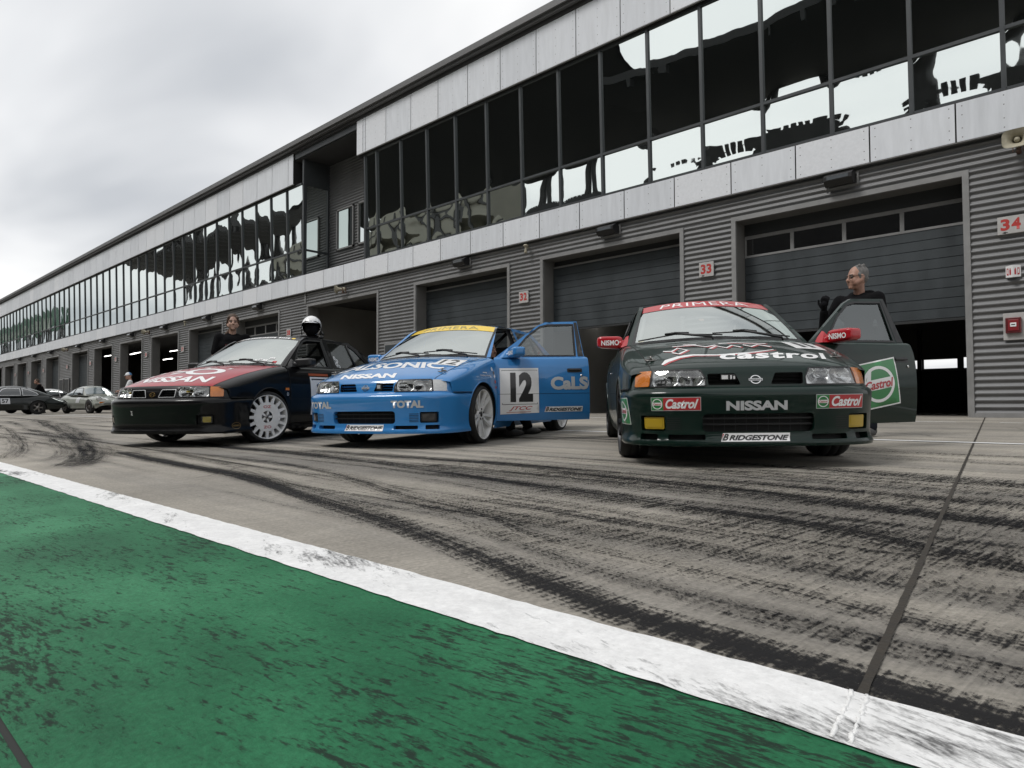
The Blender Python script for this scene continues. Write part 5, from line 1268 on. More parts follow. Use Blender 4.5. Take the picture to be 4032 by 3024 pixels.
# ---- black car
def black_art(p):
    h = CDecal(hood, (1.2, 0, .2)); h.text('NISSAN', [(-.70, .10), (.80, .085), (.73, .26), (-.62, .245)], M_WHITE, 0, .03, .1, nx=14, ny=3)
    h.build('hood_lettering', p['hood'])
    h = CDecal(hood, (1.2, 0, .2))
    n = 30; ell = lambda r, c: [(c[0]+.34*r*cos(2*pi*k/n), c[1]+.13*r*sin(2*pi*k/n)) for k in range(n)]
    h.poly(ell(1, (.30, .44)), M_WHITE, 0, [ell(.62, (.30, .44))], res=.05); h.stroke([(-.72, .33), (-.2, .36), (.0, .42), (-.3, .46), (-.65, .44)], .05, M_WHITE); h.stroke([(-.5, .60), (.1, .62), (.6, .60)], .05, M_WHITE)
    h.build('hood_script', p['hood'])
    d = CDecal(screen, (2.4, 0, .8), base=.003)
    d.poly([(-.96, .90), (.96, .90), (.955, .985), (-.955, .985)], M_BLACK, 0, res=.06); S_ = d.build('sun_strip', p['screen'])
    d = CDecal(screen, (2.4, 0, .8), base=.0045)
    for (a, b) in ((-.72, -.40), (-.36, -.05), (-.02, .38), (.44, .66)):
        x = a
        while x < b:
            w = random.uniform(.03, .07); d.poly([(x, .918), (x+w*.8, .918), (x+w*.8+.01, .968), (x+.01, .968)], M_WHITE, 0, res=.1); x += w+.012
    d.ring((.80, .945), 0, .026, M_YELLOW, 0, sx=1.7); d.build('screen_lettering', p['screen'])
    s = CDecal(screen, (2.4, 0, .8), base=.003)
    for (a, b, w, hh, mm) in ((.45, .10, .05, .05, M_WHITE), (.52, .14, .06, .04, M_WHITE), (.60, .10, .09, .06, M_WHITE), (.70, .18, .10, .05, M_WHITE), (.80, .06, .07, .07, M_RED), (.66, .05, .06, .03, M_WHITE)):
        s.poly([(a, b), (a+w, b+.01), (a+w, b+hh+.01), (a, b+hh)], mm, 0, res=.05); s.poly([(a+.01, b+.012), (a+w-.012, b+.018), (a+w-.012, b+.026), (a+.01, b+.02)], M_BLACK, 1, res=.05)
    s.build('screen_sticker', p['screen'])
    d = CDecal(fascia, (1.8, 0, .3)); d.poly([(-.262, .345), (-.222, .345), (-.222, .402), (-.262, .402)], M_BLACK, 0)
    d.stroke([(-.255, .395), (-.235, .388), (-.25, .376), (-.232, .37), (-.252, .358), (-.23, .352)], .008, M_WHITE, 1); d.build('bumper_sticker', p['bumper'])
    d = CDecal(fascia, (1.8, 0, .3)); gold = mat('gold plate'); n = 24; el = lambda r: [(1.035+.062*r*cos(2*pi*k/n), .222+.036*r*sin(2*pi*k/n)) for k in range(n)]
    d.poly(el(1), mat('dull gold film', (.16, .10, .025), .4), 0, [el(.90)], .02); d.text('NISMO', (.990, .212, 1.08, .232), mat('dull gold film'), 0, .03, .1, nx=2, ny=1); d.build('bumper_badge', p['bumper'])
    f = MB(); add_patch(f, rrect(1.205, .612, 1.272, .642, .008), side, (), .05, o=.004, flange=.006, hint=(1.5, 0, .4)); car_mesh(f, 'side_repeater', [M_AMBER], p['root'])
    f = CDecal(side, (1.5, 0, .4)); f.ring((1.245, .565), .012, .02, M_SILV); f.build('fender_sticker', p['root'])
    g = CDecal(gh, (2.4, 0, .9), base=-.004); 
    for (a, b, r) in ((2.47, .98, .03), (2.50, 1.03, .026), (2.46, 1.07, .024), (2.52, .95, .02)): g.ring((a, b), r*.5, r, M_WHITE)
    g.build('window_sticker', p['root'])
    m = MB(); m.tube([fascia(-1.02, .30, .004), fascia(-1.0, .22, .012), fascia(-.96, .165, .014), fascia(-.93, .15, .010)], [.010, .018, .020, .014], 0, 8); car_mesh(m, 'bumper_scrape', [mat('worn red tape', (.16, .03, .025), .6, var=.3, vscale=30)], p['bumper'])
def black_door(DO, fin):
    d = CDecal(side, (1.8, 0, .5)); d.poly([(1.70, .30), (2.13, .30), (2.13, .785), (1.70, .785)], M_WHITE, 0, res=.06); d.stroke([(1.735, .41), (2.095, .41), (2.095, .755), (1.735, .755), (1.735, .41)], .022, M_BLACK, 1); d.build('number_panel', DO, fin)
    d = CDecal(side, (1.8, 0, .5)); d.poly([(1.685, .80), (2.1, .80), (2.1, .83), (1.685, .83)], mat('orange film', (.35, .07, .02), .4), 0, res=.06); d.build('door_sticker', DO, fin)
BLACK_CAR = make_car(dict(name='black_race_car', label='black race car with red hood and white slotted wheels, helmet on its roof', pose=(-7.4356, 2.4693, -1.1632, .9607), paint=P_BLK, hood=P_REDH, sig=M_AMBER, fogm=mat('yellow fog lens', (.30, .24, .05), .12, .3, coat=1, bump=.4, bscale=50),
    mirror=M_BLACKPL, door=0, emblem='oval', wheel='slotted', cage=M_CAGEB, art=black_art, door_art=black_door, steer=radians(-18), chrome_grille=True, painted_bars=False, intake=False, slots=False, fog=(.646, .762), pins=False, two_seats=True, bulb=M_YELLOW))
# ---------------------------------------------------------------- things on the wall
M_SIGNP = mat('sign plate', (.42, .41, .40), .5, var=.08, vscale=10); M_SIGNR = mat('sign red', (.42, .035, .03), .5)
M_HORN = mat('weathered beige', (.36, .33, .25), .6, var=.15, vscale=20); M_CAST = mat('lamp housing', (.010, .010, .011), .4); M_LAMPGL = mat('floodlight glass', (.10, .11, .12), .08, coat=1)
where_sign = {34: 'right of the door behind the green car', 33: 'between the doors behind the blue and green cars', 32: 'left of the plain door, above the blue car', 31: 'beside the open garage behind the helmet'}
for num, (xc, zc, w, h) in {34: (-1.29, 3.16, .36, .29), 33: (-6.635, 3.19, .34, .32), 32: (-12.0, 3.195, .34, .32), 31: (-24.79, 3.20, .34, .30), 30: (-30.4, 3.2, .34, .3), 29: (-35.7, 3.2, .34, .28), 28: (-41.0, 3.2, .34, .28), 27: (-46.35, 3.2, .34, .28), 26: (-51.65, 3.2, .34, .28), 25: (-57.4, 3.2, .34, .28), 24: (-64.4, 3.2, .34, .28), 23: (-69.6, 3.2, .34, .28), 22: (-74.7, 3.2, .34, .28)}.items():
    lab = 'grey plate with red number %d, %s' % (num, where_sign.get(num, 'on ribbed wall far along the building'))
    e = empty('number_sign', (xc, D-.05, zc), label=lab, cat='sign', group='garage number signs')
    mb = MB(); mb.box((-w/2, -.028, -h/2), (w/2, .0, h/2), 0, .006); mb.build('plate', [M_SIGNP], e)
    d = Decal(lambda a, b, o=0: (a, -.028-o, b), hint=(0, 5, 0), base=.002)
    s = str(num)
    for i, ch in enumerate(s): d.text(ch, (-w*.38+i*w*.40, -h*.30, -w*.38+i*w*.40+w*.34, h*.36), M_SIGNR, 0, .04, nx=1, ny=1)
    if num in (34, 33): d.poly([(-w*.33, -h*.42), (-w*.2, -h*.48), (-w*.2, -h*.36)], M_BLACK, 1, res=.2); d.poly([(-w*.2, -h*.44), (-w*.12, -h*.44), (-w*.12, -h*.40), (-w*.2, -h*.40)], M_BLACK, 1, res=.2)
    d.build('number', e)
# floodlights under the cladding
fl = [-3.86, -9.16, -14.42, -27.32, -32.54, -38.04, -43.27, -48.7, -54.2, -61.8, -67.2, -72.6]
flab = ['black floodlight above the wide door behind the green car', 'black floodlight above the door behind the blue and green cars', 'black floodlight above the door left of sign 32', 'black floodlight right of the young man\'s head', 'black floodlight left of the young man\'s head']
first = None
for i, x in enumerate(fl):
    lab = flab[i] if i < len(flab) else '%s black floodlight counted leftwards from the recess above the ribbed wall' % 'third fourth fifth sixth seventh eighth ninth'.split()[i-5]
    if first is None:
        e = empty('floodlight', (x, D-.04, 4.50), label=lab, cat='floodlight', group='floodlights under the cladding band'); first = e
        mb = MB(); mb.box((-.30, -.02, -.12), (-.27, .0, .12), 1); mb.box((.27, -.02, -.12), (.30, .0, .12), 1); mb.box((-.29, -.02, .08), (.29, .0, .12), 1); mb.build('bracket', [M_CAST, M_FRAME], e)
        mb = MB(); P = [(-.02, -.10), (-.16, -.12), (-.27, -.03), (-.27, .05), (-.12, .13), (-.02, .12)]
        mb.prism(P, lambda u, v, h: (h, u, v), -.25, .25); mb.build('housing', [M_CAST], e)
        mb = MB(); mb.add([(-.19, -.165, -.112), (.19, -.165, -.112), (.19, -.272, -.028), (-.19, -.272, -.028)], [(0, 1, 2, 3)]); mb.add([(-.19, -.275, -.02), (.19, -.275, -.02), (.19, -.275, .045), (-.19, -.275, .045)], [(0, 1, 2, 3)]); mb.build('glass', [M_LAMPGL], e)
    else:
        c = first.copy(); COL.objects.link(c); c.location = (x, D-.04, 4.50); c['label'] = lab
        for ch in list(first.children): q = ch.copy(); COL.objects.link(q); q.parent = c
# horn loudspeakers
first = None
for x, lab, rz in ((-1.16, 'beige horn loudspeaker at the right edge above sign 34', .0), (-20.77, 'beige horn loudspeaker above the open garage behind the helmet', -.9), (-40.53, 'beige horn loudspeaker above the far open garages', -.9), (-57.23, 'beige horn loudspeaker farthest along the wall', -.9)):
    if first is None:
        e = empty('loudspeaker', (x, D-.24, 4.47), label=lab, cat='loudspeaker', group='horn loudspeakers on the wall'); first = e
        mb = MB(); prof = [(.045, .10), (.05, .0), (.07, -.06), (.11, -.12), (.165, -.16)]
        def hr(u, v, inn=0):
            i = min(3, int(v*4)); t = v*4-i; r = lerp(prof[i][0], prof[i+1][0], t)-inn; y = lerp(prof[i][1], prof[i+1][1], t)
            a = 2*pi*u; c, s = cos(a), sin(a); k = (abs(c)**4+abs(s)**4)**-.25 if v > .3 else 1
            return (r*c*lerp(1, k, v)*1.15, y, r*s*lerp(1, k, v)*.9)
        mb.sheet(lambda u, v: hr(u, v), 32, 16, 0); mb.sheet(lambda u, v: hr(u, v, .006), 32, 16, 0); mb.build('horn', [M_HORN], e)
        mb = MB(); mb.lathe([(.0001, -.10), (.03, -.095), (.042, -.07), (.045, .02)], axis='y', n=20); mb.lathe([(.06, .09), (.065, .17), (.05, .19), (.0001, .19)], axis='y', n=20); mb.build('driver', [M_HORN], e)
        mb = MB(); mb.box((-.03, .06, -.16), (.03, .20, -.145)); mb.box((-.03, .19, -.16), (.03, .22, .05)); mb.box((-.075, .08, -.15), (-.065, .12, .03)); mb.box((.065, .08, -.15), (.075, .12, .03)); mb.build('bracket', [mat('rusty bracket', (.10, .06, .045), .8, var=.3, vscale=20)], e)
    else:
        c = first.copy(); COL.objects.link(c); c.location = (x, D-.24, 4.47); c.rotation_euler = (0, 0, rz); c['label'] = lab
        for ch in list(first.children): q = ch.copy(); COL.objects.link(q); q.parent = c
# dome cameras on short arms
first = None
for x, lab in ((-11.81, 'small pale wall camera between the doors above sign 32'), (-35.13, 'small pale wall camera left of the young man above sign 29')):
    if first is None:
        e = empty('wall_camera', (x, D-.05, 4.52), label=lab, cat='camera', group='wall cameras'); first = e
        mb = MB(); mb.tube([(0, 0, 0), (0, -.10, 0), (0, -.14, -.05)], .018, 0, 8); mb.build('arm', [M_HORN], e)
        mb = MB(); mb.lathe([(.0001, .075), (.05, .07), (.07, .045), (.065, .025), (.03, .02), (.028, -.05), (.045, -.15), (.038, -.16), (.0001, -.15)], (0, -.14, 0), 'z', 20); mb.build('housing', [M_HORN], e)
    else:
        c = first.copy(); COL.objects.link(c); c.location = (x, D-.05, 4.52); c['label'] = lab
        for ch in list(first.children): q = ch.copy(); COL.objects.link(q); q.parent = c
# fire call point and extinguisher sign
e = empty('fire_alarm', (-1.24, D-.046, 1.49), label='red fire alarm box on grey plate, right wall edge below sign 34', cat='fire alarm')
mb = MB(); mb.box((-.19, -.02, -.22), (.19, 0, .22), 0, .004); mb.build('back_plate', [M_SIGNP], e)
mb = MB(); mb.box((-.155, -.085, -.115), (.055, -.021, .145), 0, .012); mb.box((-.12, -.095, -.075), (.02, -.084, .105), 1, .004); mb.build('alarm_box', [mat('alarm dark red', (.10, .012, .014), .35, coat=.5), mat('alarm red', (.22, .02, .025), .3, coat=.5)], e)
mb = MB(); mb.box((-.09, -.100, -.01), (-.01, -.0955, .055), 0); mb.box((-.075, -.102, .015), (-.025, -.1005, .03), 1); mb.build('call_glass', [M_WHITE, M_BLACK], e)
e = empty('fire_sign', (-1.28, D-.04, 2.385), label='white folded sign with red extinguisher symbols above the fire alarm', cat='sign')
mb = MB(); mb.add([(-.10, 0, -.085), (0, -.10, -.10), (0, -.10, .10), (-.10, 0, .10), (.10, 0, -.085), (.10, 0, .10)], [(0, 1, 2, 3), (1, 4, 5, 2)]); mb.build('plate', [M_WHITE], e)
for sg in (-1, 1):
    d = Decal(lambda a, b, o=0: (sg*a, -.10+a-o, b), hint=(0, 5, 0), base=.003)
    d.poly([(.022, -.055), (.045, -.055), (.045, .03), (.022, .03)], M_RED, 0, res=.1); d.poly([(.028, .03), (.04, .03), (.04, .055), (.028, .055)], M_RED, 0, res=.1); d.poly([(.058, -.06), (.085, -.05), (.085, .06), (.058, .06)], M_RED, 0, res=.1); d.poly([(.064, -.03), (.078, -.028), (.078, .04), (.064, .04)], M_WHITE, 1, res=.1); d.build('symbol', e)
# wall cabinets
e = empty('wall_cabinet', (-17.75, D-.05, 1.8), label='grey metal wall cabinet on the pier behind the blue car windscreen', cat='cabinet')
mb = MB(); mb.box((-.50, -.09, -.6), (.35, 0, .52), 0, .01); mb.build('cabinet_body', [M_FRAME], e); mb = MB(); mb.box((-.44, -.10, -.55), (.29, -.091, .46)); mb.build('cabinet_door', [M_DOOR], e)
for x, lab in ((-58.8, 'grey wall hatch on the wide far pier, the left one'), (-57.3, 'grey wall hatch on the wide far pier, the right one')):
    e = empty('wall_hatch', (x, D-.05, 1.9), label=lab, cat='hatch', group='wall hatches on the wide pier'); mb = MB(); mb.box((-.55, -.06, -.9), (.55, 0, .45), 0, .01); mb.build('hatch_frame', [M_FRAME], e); mb = MB(); mb.box((-.45, -.075, -.85), (.45, -.061, .36)); mb.build('hatch_door', [M_DOORD], e)
# lit tubes inside the garages
M_TUBE = mat('fluorescent tube', (1, 1, 1), .3, emit=(1, .98, .94), estr=5.0)
first = None; tubes = [(-11.0, 3.1, 2.72), (-8.9, 4.6, 2.85), (-27.6, 1.6, 3.98), (-28.3, 1.0, 3.80), (-29.2, 1.0, 3.98), (-42.0, 2.6, 4.1), (-48.0, 4.0, 4.1), (-43.5, 2.0, 3.20), (-49.1, 2.0, 3.90), (-54.2, 3.4, 4.2), (-55.3, 2.0, 4.03), (-86.0, 1.2, 3.9)]
for i, (x, dy, z) in enumerate(tubes):
    lab = ['lit tube lamp in the dark garage between the blue and green cars', 'second lit tube deeper in that garage behind the blue door'][i] if i < 2 else 'lit tube lamp inside garage, %s from the right' % ('third fourth fifth sixth seventh eighth ninth tenth eleventh twelfth'.split()[i-2])
    if first is None:
        e = empty('tube_lamp', (x, D+dy, z), label=lab, cat='lamp', group='lit tube lamps in the garages'); first = e
        mb = MB(); mb.box((-.78, -.06, .0), (.78, .06, .05)); mb.tube([(-.6, 0, .05), (-.6, 0, .45)], .006, 0, 5); mb.tube([(.6, 0, .05), (.6, 0, .45)], .006, 0, 5); mb.build('housing', [M_TRIM], e)
        mb = MB(); mb.tube([(-.75, -.0, -.025), (.75, -.0, -.025)], .022, 0, 8); mb.build('tube', [M_TUBE], e)
    else:
        c = first.copy(); COL.objects.link(c); c.location = (x, D+dy, z); c['label'] = lab
        for ch in list(first.children): q = ch.copy(); COL.objects.link(q); q.parent = c
# pale cupboard and bench glimpsed in the open garages
e = empty('tool_cupboard', (-37.0, D+2.6, 0), label='pale tool cupboard inside the open garage left of sign 29', cat='cupboard'); mb = MB(); mb.box((-.5, -.3, 0), (.5, .3, 1.9), 0, .02); mb.build('cupboard_body', [M_SIGNP], e); mb = MB(); mb.box((-.47, -.32, 1.0), (.47, -.301, 1.06)); mb.box((-.02, -.325, 1.1), (.02, -.321, 1.6)); mb.build('handle', [M_TRIM], e)
e = empty('ceiling_rail', (-20.6, D+2.6, 3.55), label='dark rail hanging inside the open garage behind the helmet', cat='rail'); mb = MB(); mb.box((-1.6, -.05, -.06), (2.4, .05, .06)); mb.build('rail', [M_BACK], e); mb = MB(); mb.box((-1.2, -.01, .06), (-1.18, .01, .9)); mb.box((1.8, -.01, .06), (1.82, .01, .9)); mb.build('hanger', [M_BACK], e)
# ---------------------------------------------------------------- people
def head_shapes(mb, c=(0, 0, 0), k=1.0, yaw=0.0, tilt=0.0, beard=0.0):
    """face, skull, ears, neck stub around the head centre (height 1.66 of a 1.78 m figure)"""
    t = MB()
    t.ball((-.012, 0, .020), (.097, .076, .108), nu=24, nv=16); t.ball((.030, 0, -.050), (.066, .056, .070), nu=20, nv=14); t.ball((.074, 0, -.098), (.026, .028, .022), nu=12, nv=8)
    capsule(t, (.086, 0, .010), .010, (.112, 0, -.026), .0145); capsule(t, (.100, -.012, -.030), .009, (.100, .012, -.030), .009)
    for s in (-1, 1):
        capsule(t, (.084, s*.012, .026), .011, (.070, s*.050, .024), .010); t.ball((.058, s*.040, -.032), (.034, .026, .030), nu=12, nv=8); t.ball((-.012, s*.079, -.008), (.020, .009, .031), nu=12, nv=8)
        capsule(t, (.050, s*.045, -.06), .028, (.0, s*.056, -.03), .032)
    t.ball((.089, 0, -.062), (.011, .025, .008), nu=12, nv=6); t.ball((.088, 0, -.073), (.011, .022, .008), nu=12, nv=6)
    R = Matrix.Rotation(yaw, 3, 'Z') @ Matrix.Rotation(tilt, 3, 'Y')
    t.xf(lambda p: tuple(R @ Vector(p)*k + Vector(c))); mb.add(t.v, t.f, 0, True)
    return lambda p: tuple(R @ Vector(p)*k + Vector(c))
def hand_shapes(mb, w, f, up, k=1.0, curl=.5):
    """palm, thumb and four bent fingers from the wrist w towards f"""
    f = Vector(f).normalized(); up = Vector(up); up = (up-f*up.dot(f)).normalized(); sd = f.cross(up); w = Vector(w)
    capsule(mb, w, .024*k, w+f*.055*k, .030*k)
    for i, (o, L) in enumerate(((-.028, .070), (-.009, .080), (.010, .076), (.028, .060))):
        a = w+f*.075*k+sd*o*k; b = a+(f*cos(curl*.5)-up*sin(curl*.5))*L*.5*k; c = b+(f*cos(curl*1.6)-up*sin(curl*1.6))*L*.5*k
        capsule(mb, a-f*.02*k, .0095*k, b, .009*k, 8); capsule(mb, b, .009*k, c, .0078*k, 8)
    a = w+f*.025*k-sd*.028*k; b = a+(f*.6-sd*.6-up*.3).normalized()*.04*k; capsule(mb, a, .012*k, b, .011*k, 8); capsule(mb, b, .011*k, b+(f*.9-sd*.2-up*.4).normalized()*.03*k, .009*k, 8)
def figure(label, loc, facing, scale, skin, top, trousers, hair, head_yaw=0.0, head_tilt=0.0, arms=None, sleeve='long', lean=0.0, glove=None, extra=None, hairstyle='short', squat=None, group=None):
    """one person: a continuous body, with clothing, hair, eyes and shoes as parts"""
    e = empty('person', (loc[0], loc[1], gz(loc[1]) if len(loc) < 3 else loc[2]), facing, label, 'person', group); e.scale = (scale,)*3
    bend = lambda p: (p[0]*cos(lean)+(p[2]-.95)*sin(lean), p[1], .95+(p[2]-.95)*cos(lean)-p[0]*sin(lean)) if p[2] > .95 and lean else p
    A = arms or {-1: ((.0, -.235, 1.13), (.10, -.25, .88)), 1: ((.0, .235, 1.13), (.10, .25, .88))}
    legs = squat or {-1: ((.02, -.10, .50), (-.01, -.105, .09)), 1: ((.03, .10, .50), (.0, .105, .09))}
    body = MB(); hc = bend((.02, 0, 1.655)); hp = head_shapes(body, hc, 1.0, head_yaw, head_tilt+lean*.4)
    capsule(body, hp((-.02, 0, -.06)), .050, bend((-.035, 0, 1.46)), .056); capsule(body, bend((-.035, -.10, 1.36)), .07, bend((-.035, .10, 1.36)), .07); capsule(body, bend((-.02, 0, 1.30)), .11, (0, 0, .98), .11)
    cloth = MB(); capsule(cloth, bend((-.01, -.085, 1.30)), .118, bend((-.01, .085, 1.30)), .118); capsule(cloth, bend((0, 0, 1.20)), .135, (0, 0, .96), .135); capsule(cloth, (0, -.06, .96), .125, (0, .06, .96), .125); capsule(cloth, bend((-.03, -.06, 1.435)), .070, bend((-.03, .06, 1.435)), .070); capsule(cloth, bend((-.005, -.08, 1.37)), .100, bend((-.005, .08, 1.37)), .100)
    pants = MB(); capsule(pants, (0, -.07, .93), .125, (0, .07, .93), .125); shoes = MB(); gl = MB()
    for s in (-1, 1):
        sh = bend((-.015, s*.185, 1.43)); el, wr = A[s]
        capsule(body, sh, .050, el, .040); capsule(body, el, .040, wr, .028); d = Vector(wr)-Vector(el)
        tgt = gl if glove == s or glove == 2 else body
        hand_shapes(tgt, wr, d, (d.cross(Vector((0, s, .2))) if abs(d.normalized().y) < .9 else (0, 0, 1)), 1.0 if tgt is body else 1.18, .9 if tgt is gl else .6)
        capsule(cloth, bend((-.01, s*.10, 1.385)), .085, sh, .070)
        if sleeve == 'long': capsule(cloth, sh, .070, el, .056); capsule(cloth, el, .056, tuple(Vector(wr)-d.normalized()*.02), .042)
        else: m = tuple(Vector(sh).lerp(Vector(el), .72)); capsule(cloth, sh, .072, m, .068)
        kn, an = legs[s]; hip = (0, s*.09, .92)
        capsule(body, hip, .075, kn, .052); capsule(body, kn, .052, an, .036); capsule(pants, hip, .098, kn, .070); capsule(pants, kn, .070, tuple(Vector(an)+Vector((0, 0, .01))), .056)
        sx = an[0]; shoes.ball((sx+.055, an[1], an[2]-.045), (.135, .047, .042), nu=16, nv=10); shoes.ball((sx-.03, an[1], an[2]-.03), (.055, .043, .056), nu=14, nv=10)
        capsule(body, an, .036, (an[0]+.06, an[1], an[2]-.05), .025)
    b = voxel_body('body', body, .0085, skin, e, 3)
    voxel_body('top', cloth, .014, top, e, 5); voxel_body('trousers', pants, .014, trousers, e, 5); voxel_body('shoes', shoes, .012, M_SHOE, e, 2)
    if gl.v: voxel_body('glove', gl, .008, M_CLOTHB, e, 2)
    if hair:
        h = MB()
        if hairstyle == 'short':
            h.ball((-.034, 0, .047), (.092, .082, .092), nu=24, nv=14); h.ball((-.055, 0, .0), (.058, .076, .07), nu=20, nv=12)
            for s in (-1, 1): capsule(h, (.02, s*.070, .03), .014, (.01, s*.074, -.02), .010)
            for k in range(26): q = random.Random(k); a = q.uniform(-1.2, 1.2); z = q.uniform(.06, .125); h.ball((-.03-.05*cos(a)+q.uniform(0, .06), .06*sin(a), z), .018, nu=8, nv=6)
        else:
            h.ball((-.024, 0, .045), (.098, .084, .098), nu=24, nv=14); h.ball((-.055, 0, -.01), (.062, .080, .085), nu=20, nv=12); capsule(h, (-.10, .02, -.02), .032, (-.09, -.05, -.12), .030); capsule(h, (-.09, -.05, -.12), .030, (-.03, -.09, -.17), .018)
            for s in (-1, 1): capsule(h, (.045, s*.060, .075), .020, (.02, s*.079, .0), .014); capsule(h, (.02, s*.079, .0), .014, (-.02, s*.078, -.055), .012)
        h.xf(lambda p: hp(p)); voxel_body('hair', h, .008, hair, e, 2)
    ey = MB(); br = MB()
    for s in (-1, 1): ey.ball(hp((.078, s*.033, .006)), (.013, .014, .009), nu=12, nv=8); capsule(br, hp((.0935, s*.016, .031)), .005, hp((.080, s*.050, .030)), .004, 6)
    ey.build('eyes', [mat('eye', (.10, .085, .075), .3)], e); br.build('eyebrows', [hair or M_HAIRB], e)
    if extra: extra(e, hp, bend)
    return e
def old_extra(e, hp, bend):
    g = MB()
    for s in (-1, 1):
        pts = [hp((.104-.010*abs(cos(2*pi*k/18)), s*.034+.024*cos(2*pi*k/18), .004+.017*sin(2*pi*k/18))) for k in range(19)]; g.tube(pts, .0022, 0, 5)
        g.tube([hp((.092, s*.058, .010)), hp((.04, s*.083, .012)), hp((-.02, s*.085, .008))], .0022, 0, 5)
    g.tube([hp((.108, -.010, .008)), hp((.110, 0, .010)), hp((.108, .010, .008))], .0022, 0, 5); g.build('glasses', [mat('spectacle frame', (.015, .015, .016), .3)], e)
    h = MB(); capsule(h, (-.11, -.08, 1.47), .065, (-.11, .08, 1.47), .065); capsule(h, (-.03, -.10, 1.46), .035, (-.11, -.08, 1.45), .045); capsule(h, (-.03, .10, 1.46), .035, (-.11, .08, 1.45), .045); voxel_body('hood', h, .012, M_CLOTHB, e, 4)
_left = math.atan2(-.68, -.733)   # the way that points to the photograph's left
figure('older man with grey hair and glasses in black hooded top, behind open green door', (-2.03, 7.555), _left+.75, 1.005, M_SKIN, M_CLOTHB, M_JEANS, M_HAIRG, head_yaw=-.62, head_tilt=.06,
    arms={-1: ((.06, -.33, 1.13), (.17, -.28, 1.33)), 1: ((.02, .25, 1.14), (.16, .24, .95))}, glove=-1, extra=old_extra)
_tow = math.atan2(-.43, .9)
def young_extra(e, hp, bend):
    d = Decal(lambda a, b, o=0: (.128+o-2.6*a*a, a, b), hint=(0, 0, 1.2), base=.012)
    mm = mat('faded red print', (.075, .016, .018), .8)
    for (x, z, w, h) in ((-.105, 1.285, .205, .035), (-.08, 1.235, .15, .035)):
        u = x
        while u < x+w: q = random.Random(u).uniform(.012, .03); d.poly([(u, z), (u+q*.75, z), (u+q*.75, z+h), (u, z+h)], mm, 0, res=.05); u += q
    d.build('shirt_print', e)
    b = MB(); b.ball(hp((.045, 0, -.085)), (.062, .058, .040), nu=16, nv=10); capsule(b, hp((.092, -.018, -.048)), .008, hp((.092, .018, -.048)), .008, 6); b.build('stubble', [mat('stubble', (.15, .09, .065), .8, var=.2, vscale=60)], e) if 0 else None
figure('young man with tied back brown hair in black t-shirt, behind the black car', (-9.66, 4.34), math.atan2(-4.2, 9.4)+.05, .985, M_SKINP, M_CLOTHB, M_JEANS, M_HAIRB, sleeve='short', hairstyle='tied', extra=young_extra,
    arms={-1: ((-.02, -.25, 1.12), (.06, -.27, .87)), 1: ((-.02, .25, 1.12), (.06, .27, .87))})
figure('hunched person in black jacket standing behind the dark sports car', (-39.6, 8.3), math.atan2(-.68, -.733)+.5, 1.0, M_SKIN, M_CLOTHB, M_JEANS, M_HAIRB, lean=.42, arms={-1: ((.38, -.24, 1.02), (.50, -.20, .82)), 1: ((.38, .24, 1.02), (.50, .20, .82))})
M_TEEW = mat('white shirt', (.62, .63, .65), .8, var=.08, vscale=10, bump=.3, bscale=50)
def cap_extra(e, hp, bend):
    c = MB(); c.sheet(lambda u, v: hp((-.012+.112*cos(2*pi*u)*cos(pi/2*v), .090*sin(2*pi*u)*cos(pi/2*v), .022+.108*sin(pi/2*v))), 24, 8, 0)
    c.sheet(lambda u, v: hp((.085+.075*v*cos(1.1*(2*u-1)), .088*sin(1.1*(2*u-1))*(1+.05*v), .030-.012*v)), 12, 3, 0)
    for k in range(24):
        pass
    c.build('cap', [mat('cap cloth', (.66, .68, .70), .7)], e)
    b = MB(); b.sheet(lambda u, v: hp((-.012+.115*cos(pi*.62+pi*.76*u)*cos(pi/2*v*.8), .093*sin(pi*.62+pi*.76*u)*cos(pi/2*v*.8), .020+.111*sin(pi/2*v*.8))), 14, 6, 0); b.build('cap_back', [mat('cap blue', (.06, .18, .36), .6)], e)
figure('child in white shirt with white and blue cap, left of black car hood', (-18.6, 5.75), math.atan2(-.68, -.733)+.5, .70, M_SKIN, M_TEEW, M_JEANS, None, sleeve='short', lean=.10, head_tilt=.1, arms={-1: ((.14, -.22, 1.16), (.36, -.14, 1.10)), 1: ((.14, .22, 1.16), (.36, .14, 1.10))}, extra=cap_extra)
# driver sitting sideways in the blue car, one leg out under the open door
def car_point(cfg, p):
    X, Y, th, sc = cfg; fx = (cos(th), sin(th)); lf = (-sin(th), cos(th))
    x, y = X-fx[0]*p[0]*sc+lf[0]*p[1]*sc, Y-fx[1]*p[0]*sc+lf[1]*p[1]*sc
    return (x, y, gz(y)+p[2]*sc)
BP = (-5.2622, 3.6084, -1.2206, .9892)
c = car_point(BP, (2.02, .34, -.58))
figure('person in dark clothes sitting sideways in the blue car, foot on the ground', c, BP[2]+pi/2-.25, .97, M_SKIN, M_CLOTHB, M_CLOTHB, M_HAIRB, lean=.05, glove=2,
    arms={-1: ((.16, -.27, 1.20), (.36, -.18, 1.16)), 1: ((.10, .26, 1.18), (.30, .20, 1.08))}, squat={-1: ((.40, -.10, .98), (.50, -.13, .70)), 1: ((.43, .06, 1.00), (.62, .05, .715))})
